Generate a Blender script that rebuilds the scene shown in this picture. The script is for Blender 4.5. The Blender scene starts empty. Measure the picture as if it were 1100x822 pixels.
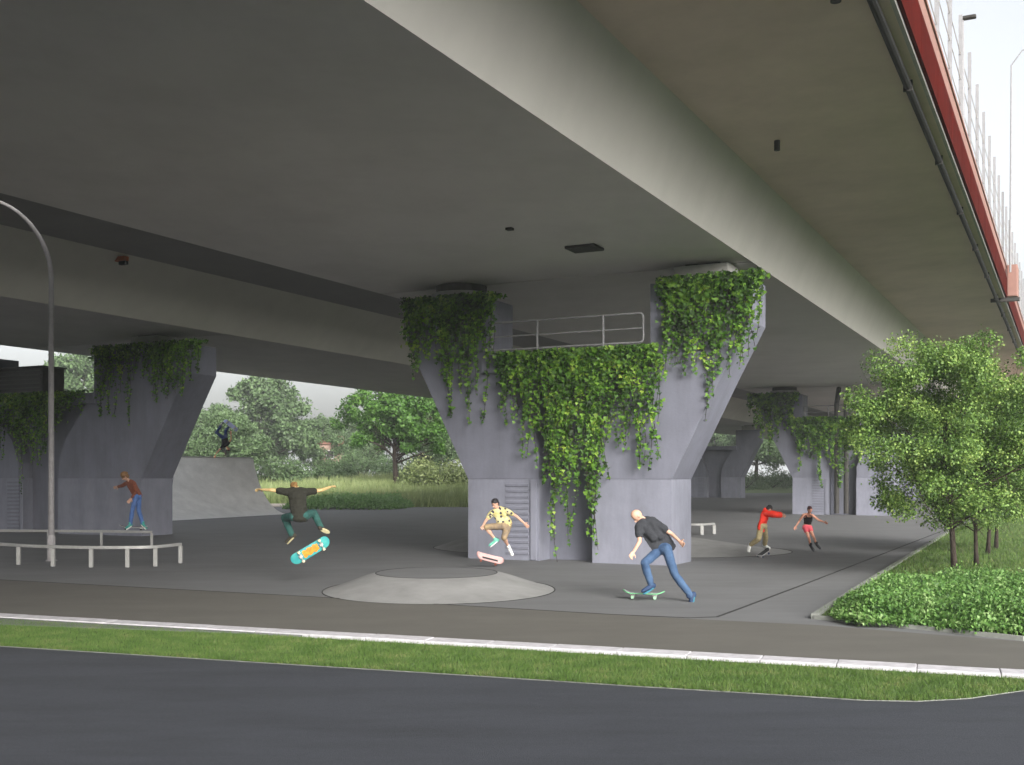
import bpy, bmesh, math, random
import numpy as np
from mathutils import Vector, Matrix, Quaternion
R = math.radians
random.seed(7)
rng = np.random.default_rng(7)
scn = bpy.context.scene
COL = scn.collection

# ------------------------------------------------------------------ camera
EYE, FOC, PX0, HOR = 2.5, 1200.0, 550.0, 512.0      # eye height, focal length in px of a 1100 px frame, centre, horizon
cam_d = bpy.data.cameras.new('camera')
cam = bpy.data.objects.new('camera', cam_d)
COL.objects.link(cam)
cam.location = (0, 0, EYE)
cam.rotation_euler = (R(90), 0, 0)
cam_d.sensor_width = 36
cam_d.lens = FOC / 1100 * 36
cam_d.shift_y = (HOR - 411) / 1100
cam_d.clip_start = 0.1
cam_d.clip_end = 5000
scn.camera = cam

# ------------------------------------------------------------------ world, sun, exposure
SUN_EL, SUN_AZ = R(24), R(158)          # azimuth clockwise from +Y: light from the right, slightly behind the camera
w = bpy.data.worlds.new('World'); scn.world = w; w.use_nodes = True
nt = w.node_tree
for n in list(nt.nodes): nt.nodes.remove(n)
sky = nt.nodes.new('ShaderNodeTexSky'); sky.sky_type = 'NISHITA'; sky.sun_disc = False
sky.sun_elevation = SUN_EL; sky.sun_rotation = SUN_AZ
sky.air_density = 1.0; sky.dust_density = 6.0; sky.ozone_density = 1.0
hs = nt.nodes.new('ShaderNodeHueSaturation'); hs.inputs['Saturation'].default_value = 0.22
bgn = nt.nodes.new('ShaderNodeBackground'); bgn.inputs['Strength'].default_value = 0.15
wo = nt.nodes.new('ShaderNodeOutputWorld')
nt.links.new(sky.outputs[0], hs.inputs['Color']); nt.links.new(hs.outputs[0], bgn.inputs['Color']); nt.links.new(bgn.outputs[0], wo.inputs[0])
sl = bpy.data.lights.new('sun', 'SUN'); sl.energy = 1.2; sl.angle = R(28); sl.color = (1.0, 0.97, 0.92)
so = bpy.data.objects.new('sun', sl); COL.objects.link(so)
sd = Vector((math.sin(SUN_AZ) * math.cos(SUN_EL), math.cos(SUN_AZ) * math.cos(SUN_EL), math.sin(SUN_EL)))
so.rotation_euler = sd.to_track_quat('Z', 'Y').to_euler(); so.location = (20, -10, 40)
scn.view_settings.view_transform = 'Standard'
scn.view_settings.look = 'None'
scn.view_settings.exposure = 1.28
scn.view_settings.gamma = 1
scn.cycles.max_bounces = 8; scn.cycles.diffuse_bounces = 5; scn.cycles.transmission_bounces = 4
scn.cycles.caustics_reflective = False; scn.cycles.caustics_refractive = False

# ------------------------------------------------------------------ helpers
def G(px, py, z=0.0):
    """point at height z seen at a pixel of the survey photo"""
    Y = FOC * (EYE - z) / (py - HOR)
    return Vector(((px - PX0) / FOC * Y, Y, z))
def PT(px, py, Y):
    return Vector(((px - PX0) / FOC * Y, Y, EYE + (HOR - py) / FOC * Y))
# bridge frame: s along the bridge, o across it (right positive)
_ul = math.hypot(14.4, 28.8); US, UC = 14.4 / _ul, 28.8 / _ul
def B(s, o, z): return Vector((US * s + UC * o, UC * s - US * o, z))
def o_at(px, s):
    r = (px - PX0) / FOC
    return (r * UC * s - US * s) / (UC + US * r)
def z_at(px, py, s):
    o = o_at(px, s); Y = B(s, o, 0).y
    return o, EYE + (HOR - py) / FOC * Y

ORI = {}
def link(o, parent=None, origin=None):
    COL.objects.link(o)
    if parent is not None:
        o.parent = parent
    return o
def setp(o, label=None, cat=None, group=None, kind=None):
    if label: o['label'] = label
    if cat: o['category'] = cat
    if group: o['group'] = group
    if kind: o['kind'] = kind
    return o
def thing(name, loc, label, cat, group=None):
    o = bpy.data.objects.new(name, None); COL.objects.link(o); o.location = loc
    o.empty_display_size = 0.3
    ORI[o.name] = Vector(loc)
    return setp(o, label, cat, group)
def origin_of(parent):
    if parent is None: return Vector((0, 0, 0))
    return ORI[parent.name]
def mk(name, verts, faces, mat, parent=None, loc=None, smooth=False, **kw):
    """mesh object from world-space verts; origin = loc (top level) or the parent's origin"""
    L = Vector(loc) if (parent is None and loc is not None) else origin_of(parent)
    me = bpy.data.meshes.new(name)
    me.from_pydata([tuple(Vector(v) - L) for v in verts], [], [tuple(f) for f in faces])
    if mat: me.materials.append(mat)
    if smooth: me.polygons.foreach_set('use_smooth', [True] * len(me.polygons))
    me.update()
    o = bpy.data.objects.new(name, me); COL.objects.link(o)
    if parent is None: o.location = L
    else: o.parent = parent
    ORI[o.name] = L
    setp(o, **kw)
    return o
def mk_np(name, V, F, mat, parent=None, loc=None, **kw):
    """numpy mesh: V (n,3) world, F (m,k)"""
    L = Vector(loc) if (parent is None and loc is not None) else origin_of(parent)
    V = np.asarray(V, dtype=np.float32) - np.array(L, dtype=np.float32)
    m, k = F.shape
    me = bpy.data.meshes.new(name)
    me.vertices.add(len(V)); me.vertices.foreach_set('co', V.ravel())
    me.loops.add(m * k); me.loops.foreach_set('vertex_index', F.astype(np.int32).ravel())
    me.polygons.add(m); me.polygons.foreach_set('loop_start', np.arange(0, m * k, k, dtype=np.int32))
    me.update(calc_edges=True)
    if mat: me.materials.append(mat)
    o = bpy.data.objects.new(name, me); COL.objects.link(o)
    if parent is None: o.location = L
    else: o.parent = parent
    ORI[o.name] = L
    setp(o, **kw)
    return o
class MB:
    def __init__(s): s.v = []; s.f = []
    def add(s, vs, fs):
        n = len(s.v); s.v += [Vector(v) for v in vs]; s.f += [tuple(n + i for i in f) for f in fs]; return s
    def hexa(s, c):            # 8 corners: bottom 4 ccw, top 4
        return s.add(c, [(3, 2, 1, 0), (4, 5, 6, 7), (0, 1, 5, 4), (1, 2, 6, 5), (2, 3, 7, 6), (3, 0, 4, 7)])
    def box(s, x0, x1, y0, y1, z0, z1):
        return s.hexa([(x0, y0, z0), (x1, y0, z0), (x1, y1, z0), (x0, y1, z0), (x0, y0, z1), (x1, y0, z1), (x1, y1, z1), (x0, y1, z1)])
    def bbox(s, s0, s1, o0, o1, z0, z1):   # box in bridge frame
        return s.hexa([B(s0, o0, z0), B(s0, o1, z0), B(s1, o1, z0), B(s1, o0, z0), B(s0, o0, z1), B(s0, o1, z1), B(s1, o1, z1), B(s1, o0, z1)])
    def prism(s, poly, s0, s1):   # poly of (o,z) ccw seen from the front, extruded along the bridge
        n = len(poly)
        vs = [B(s0, o, z) for o, z in poly] + [B(s1, o, z) for o, z in poly]
        fs = [tuple(range(n)), tuple(range(2 * n - 1, n - 1, -1))]
        for i in range(n):
            j = (i + 1) % n; fs.append((j, i, n + i, n + j))
        return s.add(vs, fs)
    def tube(s, pts, r, n=10, caps=True):
        pts = [Vector(p) for p in pts]
        rs = r if isinstance(r, (list, tuple)) else [r] * len(pts)
        base = len(s.v); up = None
        for i, p in enumerate(pts):
            d = (pts[min(i + 1, len(pts) - 1)] - pts[max(i - 1, 0)]).normalized()
            if up is None:
                up = Vector((0, 0, 1)) if abs(d.z) < 0.9 else Vector((1, 0, 0))
            a = d.cross(up).normalized(); up = a.cross(d).normalized()
            for k in range(n):
                t = 2 * math.pi * k / n
                s.v.append(p + (a * math.cos(t) + up * math.sin(t)) * rs[i])
        for i in range(len(pts) - 1):
            for k in range(n):
                k2 = (k + 1) % n
                s.f.append((base + i * n + k, base + i * n + k2, base + (i + 1) * n + k2, base + (i + 1) * n + k))
        if caps:
            s.f.append(tuple(base + k for k in range(n - 1, -1, -1)))
            e = base + (len(pts) - 1) * n; s.f.append(tuple(e + k for k in range(n)))
        return s
    def build(s, name, mat, parent=None, bevel=0, **kw):
        o = mk(name, s.v, s.f, mat, parent, **kw)
        if bevel:
            m = o.modifiers.new('bevel', 'BEVEL'); m.width = bevel; m.segments = 2; m.limit_method = 'ANGLE'
        return o
def copy_tree(o, parent=None):
    c = o.copy(); COL.objects.link(c); c.parent = parent
    ORI[c.name] = ORI.get(o.name, Vector())
    for ch in [x for x in bpy.data.objects if x.parent == o]:
        copy_tree(ch, c)
    return c

# ------------------------------------------------------------------ materials
def mat(name, col, rough=0.8, var=0.0, scale=3.0, col2=None, bump=0.0, bscale=40.0, metal=0.0, detail=6, spec=0.3, stretch=None, trans=0.0, stains=None):
    m = bpy.data.materials.new(name); m.use_nodes = True
    t = m.node_tree; b = t.nodes['Principled BSDF']
    b.inputs['Roughness'].default_value = rough; b.inputs['Metallic'].default_value = metal
    b.inputs['Specular IOR Level'].default_value = spec
    c = tuple(col) + (1,)
    b.inputs['Base Color'].default_value = c
    geo = t.nodes.new('ShaderNodeNewGeometry')
    src = geo.outputs['Position']
    if stretch:
        mp = t.nodes.new('ShaderNodeMapping'); mp.inputs['Scale'].default_value = stretch
        mp.inputs['Rotation'].default_value = (0, 0, math.atan2(US, UC))
        t.links.new(src, mp.inputs['Vector']); src = mp.outputs[0]
    last = None
    if var or col2:
        n = t.nodes.new('ShaderNodeTexNoise'); n.inputs['Scale'].default_value = scale; n.inputs['Detail'].default_value = detail
        n.inputs['Roughness'].default_value = 0.65
        t.links.new(src, n.inputs['Vector'])
        rp = t.nodes.new('ShaderNodeValToRGB'); rp.color_ramp.elements[0].position = 0.32; rp.color_ramp.elements[1].position = 0.68
        c2 = col2 if col2 else tuple(min(1, x * (1 + var)) for x in col)
        c1 = col if col2 else tuple(x * (1 - var) for x in col)
        rp.color_ramp.elements[0].color = tuple(c1) + (1,); rp.color_ramp.elements[1].color = tuple(c2) + (1,)
        t.links.new(n.outputs['Fac'], rp.inputs[0]); last = rp.outputs[0]
    if stains:
        sc, amt, st = stains
        mp = t.nodes.new('ShaderNodeMapping'); mp.inputs['Scale'].default_value = st
        t.links.new(geo.outputs['Position'], mp.inputs['Vector'])
        n = t.nodes.new('ShaderNodeTexNoise'); n.inputs['Scale'].default_value = sc; n.inputs['Detail'].default_value = 8; n.inputs['Roughness'].default_value = 0.7
        t.links.new(mp.outputs[0], n.inputs['Vector'])
        rp = t.nodes.new('ShaderNodeMapRange'); rp.inputs[1].default_value = 0.42; rp.inputs[2].default_value = 0.72; rp.inputs[3].default_value = 1.0; rp.inputs[4].default_value = 1 - amt
        t.links.new(n.outputs['Fac'], rp.inputs[0])
        mx = t.nodes.new('ShaderNodeMix'); mx.data_type = 'RGBA'; mx.blend_type = 'MULTIPLY'; mx.inputs[0].default_value = 1
        if last: t.links.new(last, mx.inputs[6])
        else: mx.inputs[6].default_value = c
        t.links.new(rp.outputs[0], mx.inputs[7]); last = mx.outputs[2]
    if last: t.links.new(last, b.inputs['Base Color'])
    if bump:
        n = t.nodes.new('ShaderNodeTexNoise'); n.inputs['Scale'].default_value = bscale; n.inputs['Detail'].default_value = 4
        t.links.new(geo.outputs['Position'], n.inputs['Vector'])
        bp = t.nodes.new('ShaderNodeBump'); bp.inputs['Strength'].default_value = bump; bp.inputs['Distance'].default_value = 0.02
        t.links.new(n.outputs['Fac'], bp.inputs['Height']); t.links.new(bp.outputs[0], b.inputs['Normal'])
    return m
def leafmat(name, cols, patch=1.2, rough=0.5, trans=0.3, spec=0.3):
    """leaf colours vary leaf by leaf and in natural patches"""
    m = bpy.data.materials.new(name); m.use_nodes = True
    t = m.node_tree; b = t.nodes['Principled BSDF']; out = t.nodes['Material Output']
    geo = t.nodes.new('ShaderNodeNewGeometry')
    n = t.nodes.new('ShaderNodeTexNoise'); n.inputs['Scale'].default_value = patch; n.inputs['Detail'].default_value = 3
    t.links.new(geo.outputs['Position'], n.inputs['Vector'])
    ma = t.nodes.new('ShaderNodeMath'); ma.operation = 'MULTIPLY_ADD'; ma.inputs[1].default_value = 0.55; 
    t.links.new(geo.outputs['Random Per Island'], ma.inputs[0])
    mb = t.nodes.new('ShaderNodeMapRange'); mb.inputs[1].default_value = 0.3; mb.inputs[2].default_value = 0.7; mb.inputs[3].default_value = 0.0; mb.inputs[4].default_value = 0.45
    t.links.new(n.outputs['Fac'], mb.inputs[0]); t.links.new(mb.outputs[0], ma.inputs[2])
    rp = t.nodes.new('ShaderNodeValToRGB'); cr = rp.color_ramp
    while len(cr.elements) < len(cols): cr.elements.new(0.5)
    for i, c in enumerate(cols):
        cr.elements[i].position = i / (len(cols) - 1); cr.elements[i].color = tuple(c) + (1,)
    t.links.new(ma.outputs[0], rp.inputs[0]); t.links.new(rp.outputs[0], b.inputs['Base Color'])
    b.inputs['Roughness'].default_value = rough; b.inputs['Specular IOR Level'].default_value = spec
    tr = t.nodes.new('ShaderNodeBsdfTranslucent'); t.links.new(rp.outputs[0], tr.inputs[0])
    mx = t.nodes.new('ShaderNodeMixShader'); mx.inputs[0].default_value = trans
    t.links.new(b.outputs[0], mx.inputs[1]); t.links.new(tr.outputs[0], mx.inputs[2]); t.links.new(mx.outputs[0], out.inputs[0])
    return m
M = {}
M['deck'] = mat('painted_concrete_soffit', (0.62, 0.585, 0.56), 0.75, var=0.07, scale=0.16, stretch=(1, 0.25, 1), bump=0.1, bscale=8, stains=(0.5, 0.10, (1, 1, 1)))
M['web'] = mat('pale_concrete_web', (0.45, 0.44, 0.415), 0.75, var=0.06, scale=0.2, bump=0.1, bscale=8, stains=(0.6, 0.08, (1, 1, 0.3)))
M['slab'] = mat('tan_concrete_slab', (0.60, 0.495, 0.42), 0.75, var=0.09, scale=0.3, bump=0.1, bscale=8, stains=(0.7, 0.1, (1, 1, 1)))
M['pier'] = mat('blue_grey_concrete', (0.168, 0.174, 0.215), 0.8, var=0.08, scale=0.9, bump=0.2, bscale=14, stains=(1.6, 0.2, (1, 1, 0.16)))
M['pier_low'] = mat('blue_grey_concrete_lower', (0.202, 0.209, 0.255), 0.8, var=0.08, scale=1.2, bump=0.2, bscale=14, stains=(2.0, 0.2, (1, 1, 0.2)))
M['bearing'] = mat('pale_bearing_concrete', (0.36, 0.355, 0.34), 0.8, var=0.1, bump=0.2)
M['dark'] = mat('dark_steel', (0.035, 0.033, 0.03), 0.6, var=0.3, scale=4)
M['red'] = mat('dark_red_paint', (0.06, 0.005, 0.003), 0.9, var=0.14, scale=1.5, spec=0.03, bump=0.08, stains=(1.5, 0.35, (1, 1, 0.2)))
M['pink'] = mat('pink_paint_and_glare', (0.24, 0.13, 0.105), 0.6, var=0.1, scale=2)  # edge glare put into the parapet colour; plain paint on the joint cover
M['galv'] = mat('galvanised_steel', (0.48, 0.46, 0.45), 0.5, var=0.12, scale=8, metal=0.35)
M['rail'] = mat('brushed_grey_steel', (0.34, 0.34, 0.33), 0.45, var=0.08, scale=12, metal=0.3)
M['post'] = mat('weathered_post_steel', (0.24, 0.24, 0.25), 0.7, var=0.1, scale=6)
M['lamp'] = mat('mauve_grey_lamp_paint', (0.27, 0.26, 0.265), 0.55, var=0.12, scale=6)
M['plaza'] = mat('smooth_grey_concrete', (0.142, 0.144, 0.148), 0.75, var=0.07, scale=0.5, bump=0.15, bscale=60, stains=(0.35, 0.16, (1, 5, 1)), spec=0.25)
M['path'] = mat('warm_grey_path', (0.110, 0.105, 0.094), 0.85, var=0.05, scale=0.8, bump=0.2, bscale=80, stains=(0.4, 0.12, (1, 3, 1)), spec=0.2)
M['road'] = mat('dark_blue_asphalt', (0.043, 0.047, 0.057), 0.85, var=0.22, scale=60, bump=0.6, bscale=120, stains=(0.35, 0.3, (1, 4, 1)), spec=0.25)
M['kerb'] = mat('white_kerb_stone', (0.44, 0.43, 0.455), 0.75, var=0.2, scale=6, bump=0.3, bscale=60)
M['edging'] = mat('grey_edging', (0.22, 0.23, 0.21), 0.8, var=0.15, scale=6, bump=0.2)
M['joint'] = mat('joint_sealant', (0.022, 0.022, 0.022), 0.8, var=0.2)
M['ramp'] = mat('pale_ramp_concrete', (0.235, 0.235, 0.232), 0.75, var=0.13, scale=1.6, bump=0.2, bscale=30, stains=(1.0, 0.12, (1, 1, 1)))
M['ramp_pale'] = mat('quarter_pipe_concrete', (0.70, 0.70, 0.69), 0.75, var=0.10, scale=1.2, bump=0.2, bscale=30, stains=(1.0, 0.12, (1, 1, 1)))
M['soil'] = mat('grassy_soil', (0.055, 0.085, 0.022), 0.95, col2=(0.035, 0.06, 0.016), scale=2.5, bump=0.6, bscale=20)
M['field'] = mat('meadow_ground', (0.16, 0.21, 0.085), 0.95, col2=(0.09, 0.13, 0.045), scale=0.15, bump=0.5, bscale=3)
M['bark'] = mat('dark_bark', (0.035, 0.026, 0.02), 0.9, var=0.35, scale=9, bump=0.9, bscale=30)
M['gravel'] = mat('pinkish_dry_ground', (0.42, 0.33, 0.29), 0.95, var=0.25, scale=3, bump=0.5, bscale=12)
M['sand'] = mat('pale_sandy_track', (0.48, 0.42, 0.36), 0.95, var=0.12, scale=1, bump=0.3, bscale=12)
L_ivy = leafmat('ivy_leaf', [(0.010, 0.018, 0.007), (0.03, 0.07, 0.015), (0.08, 0.20, 0.025), (0.20, 0.38, 0.045), (0.44, 0.54, 0.09)], patch=1.6, trans=0.35)
L_near = leafmat('young_tree_leaf', [(0.03, 0.065, 0.022), (0.09, 0.17, 0.042), (0.19, 0.31, 0.07), (0.46, 0.57, 0.17)], patch=1.1, trans=0.35)
L_far = leafmat('distant_leaf', [(0.06, 0.10, 0.045), (0.095, 0.155, 0.065), (0.15, 0.225, 0.10)], patch=0.25, trans=0.25)
L_mid = leafmat('maple_leaf', [(0.035, 0.085, 0.018), (0.07, 0.165, 0.028), (0.14, 0.28, 0.05)], patch=0.3, trans=0.35)
L_bed = leafmat('bed_leaf', [(0.03, 0.07, 0.02), (0.08, 0.18, 0.04), (0.15, 0.28, 0.07), (0.36, 0.48, 0.22)], patch=2.5, trans=0.3)
L_grass = leafmat('grass_blade', [(0.04, 0.075, 0.015), (0.07, 0.14, 0.025), (0.11, 0.185, 0.04), (0.24, 0.23, 0.10)], patch=2.2, trans=0.3)
L_field = leafmat('meadow_blade', [(0.17, 0.23, 0.08), (0.26, 0.32, 0.13), (0.38, 0.42, 0.21)], patch=0.12, trans=0.3)

# ================================================================== SETTING
def sheet(name, pts, z, m, **kw):
    return mk(name, [(p[0], p[1], z) for p in pts], [tuple(range(len(pts)))], m, kind='structure', **kw)
def area_ccw(pts):
    a = sum(pts[i][0] * pts[(i + 1) % len(pts)][1] - pts[(i + 1) % len(pts)][0] * pts[i][1] for i in range(len(pts)))
    return list(pts) if a > 0 else list(reversed(pts))
def slab(name, pts, z0, z1, m, **kw):
    pts = area_ccw([(p[0], p[1]) for p in pts]); n = len(pts)
    vs = [(x, y, z0) for x, y in pts] + [(x, y, z1) for x, y in pts]
    fs = [tuple(range(n - 1, -1, -1)), tuple(range(n, 2 * n))] + [(i, (i + 1) % n, n + (i + 1) % n, n + i) for i in range(n)]
    return mk(name, vs, fs, m, kind='structure', **kw)
def g2(px, py): v = G(px, py); return (v.x, v.y)

def rise(x, y):
    """height of the meadow beyond the plaza"""
    d = y - (100 if x < 8 else 185)
    t = min(1, max(0, d / 60)); t = t * t * (3 - 2 * t)
    h = 2.0 * t
    if x > 8:
        d2 = x - US / UC * y - 4.0        # right of the bridge
    h += 0.25 * math.sin(x * 0.11) * math.sin(y * 0.07) * t
    return h
# terrain: one sheet to the horizon
xs = [-3000, -1200, -500, -250] + [-180 + 6 * i for i in range(76)] + [350, 600, 1300, 3000]
ys = [-600, -200, -60, 0, 30, 60, 85] + [90 + 5 * i for i in range(42)] + [330, 400, 600, 1000, 1800, 3200]
V = [(x, y, -0.06 + rise(x, y)) for y in ys for x in xs]
nx = len(xs)
F = [(j * nx + i, j * nx + i + 1, (j + 1) * nx + i + 1, (j + 1) * nx + i) for j in range(len(ys) - 1) for i in range(nx - 1)]
mk('ground', V, F, M['field'], smooth=True, kind='structure')

# near kerb lines, in plan
kerbA = [g2(-60, 656.5), g2(1180, 725.7)]    # far side of the white kerb
kerbB = [g2(-60, 661.5), g2(1180, 732)]
def ext(a, b, k0, k1):
    d = (b[0] - a[0], b[1] - a[1]); return [(a[0] - d[0] * k0, a[1] - d[1] * k0), (b[0] + d[0] * k1, b[1] + d[1] * k1)]
kA = ext(*kerbA, 2.2, 1.2); kB = ext(*kerbB, 2.2, 1.2)
# plaza of smooth concrete
lawn_front_l = g2(875, 665); lawn_top = g2(1022, 571)
plz = [kA[0], kA[1], (40, 17.5), g2(1100, 686), lawn_front_l, lawn_top]
far_r = (lawn_top[0] + 14.4 / 28.8 * 118, lawn_top[1] + 118)
plaza_pts = [(-90, kA[0][1] + 3), (20, 12.0), (30, 15.5), lawn_front_l, lawn_top, far_r, (7.0, 170.0), (5.0, 91.0), (-30.0, 91.0), (-90, 91.0)]
slab('plaza', plaza_pts, -0.3, 0.0, M['plaza'])
# warm grey path in front: between the plaza joint and the white kerb
jl = [g2(-400, 607), g2(0, 623), g2(330, 641), g2(660, 660.5), g2(740, 664), g2(770, 663), g2(800, 652), g2(870, 625.5), g2(950, 594.5), g2(1020, 567.5), g2(1060, 551), g2(1100, 534)]
path_pts = [kA[0]] + [jl[0]] + jl[1:4] + [g2(730, 664.5), g2(875, 671.5), g2(1100, 689.5), g2(1300, 706)] + [kA[1]]
sheet('path', area_ccw(path_pts), 0.004, M['path'])
def strip(name, pts, wd, z0, z1, m, **kw):
    L = []; Rr = []
    for i, p in enumerate(pts):
        a = Vector(pts[max(i - 1, 0)]); b = Vector(pts[min(i + 1, len(pts) - 1)]); d = (b - a).normalized(); n = Vector((-d.y, d.x)) * wd / 2
        L.append(Vector(p) + n); Rr.append(Vector(p) - n)
    mb = MB()
    for i in range(len(pts) - 1):
        mb.hexa([(*Rr[i], z0), (*Rr[i + 1], z0), (*L[i + 1], z0), (*L[i], z0), (*Rr[i], z1), (*Rr[i + 1], z1), (*L[i + 1], z1), (*L[i], z1)])
    return mb.build(name, m, **kw)
strip('plaza_joint', jl, 0.05, -0.01, 0.008, M['joint'], kind='structure')
# white kerb: stones end to end
d = Vector((kA[1][0] - kA[0][0], kA[1][1] - kA[0][1])); Lk = d.length; dn = d.normalized(); nn = Vector((dn.y, -dn.x))
kerb_root = bpy.data.objects.new('kerb', None); COL.objects.link(kerb_root); kerb_root['kind'] = 'structure'
p0 = g2(-60, 656.5); ORI['kerb'] = Vector((0, 0, 0))
stone = None
ext0 = Vector(kerbA[0]) - dn * 4
nst = int((Vector(kerbA[1]) - ext0).length / 1.0) + 6
ang = math.atan2(dn.y, dn.x)
wk = (Vector(kerbB[0]) - Vector(kerbA[0])).dot(nn); wk2 = (Vector(kerbB[1]) - Vector(kerbA[1])).dot(nn); KW = (wk + wk2) / 2
sm = MB().box(0.004, 0.996, -KW * 0.8, 0, -0.12, 0.022)
st0 = sm.build('kerb_stone', M['kerb'], kerb_root, bevel=0.012)
for i in range(nst):
    o = st0 if i == 0 else st0.copy()
    if i: COL.objects.link(o); o.parent = kerb_root
    p = ext0 + dn * i
    o.location = (p.x, p.y, random.uniform(-0.003, 0.003)); o.rotation_euler = (0, 0, ang)
# verge of grass between kerb and road
vb = [g2(-60, 686), g2(0, 690.5), g2(300, 709), g2(500, 721), g2(680, 732.5), g2(850, 742.5), g2(930, 747.5), g2(985, 748.5), g2(1040, 745.5), g2(1100, 737), g2(1180, 732)]
def linek(t): p = Vector(kerbB[0]).lerp(Vector(kerbB[1]), t); return (p.x, p.y)
verge = [linek(-0.2), linek(0), linek(0.5), linek(0.97)] + [vb[-1], vb[-2]] + vb[-3::-1] + [(vb[0][0] - 6, vb[0][1] + 1.2)]
slab('verge', verge, -0.12, -0.02, M['soil'])
slab('road', [(-120, -60), (120, -60), (120, 5), (30, 13.6), linek(1.0), linek(0.5), linek(0), linek(-0.25), (-120, 48)], -0.35, -0.055, M['road'])
strip('verge_edging', vb, 0.03, -0.1, -0.046, M['edging'], kind='structure')
# lawn on the right with its edging
lawn = [lawn_front_l, lawn_top, (far_r[0], far_r[1]), (140, 190), (140, 8), (38, 12.6), g2(1300, 704), g2(1100, 687.5)]
slab('lawn', lawn, -0.2, 0.04, M['soil'])
strip('lawn_edging', [g2(1100, 688.5), g2(985, 676), lawn_front_l], 0.07, -0.02, 0.07, M['edging'], kind='structure')
strip('lawn_edging', [lawn_front_l, g2(940, 622.5), lawn_top, far_r], 0.12, -0.02, 0.09, M['edging'], kind='structure')
# pale sandy track behind the quarter pipe, pinkish bank behind the right hand trees
def patch(name, pts, m, dz=0.03):
    cx = sum(p[0] for p in pts) / len(pts); cy = sum(p[1] for p in pts) / len(pts)
    vs = [(cx, cy, rise(cx, cy) + 0.1)] + [(x, y, rise(x, y) + dz) for x, y in pts]
    n = len(pts)
    return mk(name, vs, [(0, i + 1, (i + 1) % n + 1) for i in range(n)], m, kind='structure')
patch('sandy_track', area_ccw([(-34, 92), (-12.5, 92), (-13, 101), (-36, 103)]), M['sand'])
slab('gravel_bank', [(31.5, 76), (44, 76), (60, 92), (52, 104), (40, 96)], -0.1, 0.55, M['gravel'])

# ================================================================== BRIDGES
S0, S1 = -45, 420
def sweep(mb, poly, s0, s1, step=30):
    mb.prism(poly, s0, s1); return mb
# near bridge
deck1 = thing('bridge_deck', B(30, -14, 8.5), 'wide grey box girder viaduct overhead with pale web and dark red edge', 'bridge')
ZB, ZW, ZT = 8.5, 10.4, 10.7
M['web_far'] = mat('pale_beige_web', (0.62, 0.60, 0.54), 0.75, var=0.06, scale=0.2, bump=0.1, bscale=8, stains=(0.6, 0.08, (1, 1, 0.3)))
M['slab_far'] = mat('dull_grey_slab', (0.30, 0.29, 0.275), 0.8, var=0.08, scale=0.3, bump=0.1, bscale=8)
def girder(root, oR, oL, edgeR, edgeL, wR, wL, joints, mw='web', ms='slab'):
    # bottom plate cut into spans with open joints over the piers
    cuts = [S0] + joints + [S1]
    for a, b in zip(cuts[:-1], cuts[1:]):
        g = 0.06
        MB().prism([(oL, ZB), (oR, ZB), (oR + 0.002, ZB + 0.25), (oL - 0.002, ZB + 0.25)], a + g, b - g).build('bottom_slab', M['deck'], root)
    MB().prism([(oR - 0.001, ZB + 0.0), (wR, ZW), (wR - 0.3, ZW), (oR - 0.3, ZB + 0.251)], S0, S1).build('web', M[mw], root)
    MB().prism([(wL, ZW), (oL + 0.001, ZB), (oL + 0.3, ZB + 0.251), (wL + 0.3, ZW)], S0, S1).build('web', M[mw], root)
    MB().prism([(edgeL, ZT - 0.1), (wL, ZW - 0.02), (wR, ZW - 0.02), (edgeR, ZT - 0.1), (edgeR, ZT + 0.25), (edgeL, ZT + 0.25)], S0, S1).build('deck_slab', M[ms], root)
E1 = -2.75
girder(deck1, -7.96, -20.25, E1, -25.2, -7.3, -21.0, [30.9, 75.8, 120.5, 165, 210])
MB().prism([(E1 + 0.004, ZT - 0.12), (E1 + 0.08, ZT - 0.12), (E1 + 0.08, ZT + 0.1), (E1 + 0.004, ZT + 0.1)], S0, S1).build('edge_strip', M['bearing'], deck1)
# red fascia panels, one by one
Lp = 3.0
fas = None
for i in range(int((190 - 8) / Lp)):
    s0 = 8 + i * Lp
    MB().bbox(s0 + 0.015, s0 + Lp - 0.015, E1 + 0.085, E1 + 0.16, ZT - 0.05, ZT + 0.85).build('fascia_panel', M['red'], deck1)
MB().bbox(190, S1, E1 + 0.085, E1 + 0.16, ZT - 0.05, ZT + 0.85).build('far_fascia', M['red'], deck1)
MB().bbox(S0, S1, E1 - 0.25, E1 + 0.08, ZT + 0.25, ZT + 1.5).build('parapet', M['pink'], deck1)  # pink is the glare along the deck edge, painted into the parapet
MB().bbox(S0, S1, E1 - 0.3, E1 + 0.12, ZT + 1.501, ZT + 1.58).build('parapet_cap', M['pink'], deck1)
# drain pipe below the edge, with brackets
MB().tube([B(s, E1 - 0.22, ZT - 0.23) for s in (S0, 10, 60, 200)], 0.08, 10).build('drain_pipe', M['joint'], deck1)
for s in range(12, 90, 6):
    MB().bbox(s, s + 0.06, E1 - 0.31, E1 - 0.13, ZT - 0.33, ZT - 0.11).build('pipe_bracket', M['dark'], deck1)
MB().tube([B(18.8, -3.45, ZT - 0.05), B(18.8, -3.45, ZT - 0.4)], 0.09, 12).build('drain_outlet', M['dark'], deck1)
MB().tube([B(26.4, -6.2, ZT - 0.2), B(26.4, -6.2, ZT - 0.5)], 0.07, 10).build('drain_outlet', M['dark'], deck1)
# orange expansion joint cover on the edge, clamps further on
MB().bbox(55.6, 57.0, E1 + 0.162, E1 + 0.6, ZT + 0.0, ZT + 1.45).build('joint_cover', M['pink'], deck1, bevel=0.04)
MB().bbox(55.1, 55.35, E1 - 0.5, E1 + 0.7, ZT - 0.28, ZT - 0.13).build('joint_clamp', M['dark'], deck1)
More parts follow.
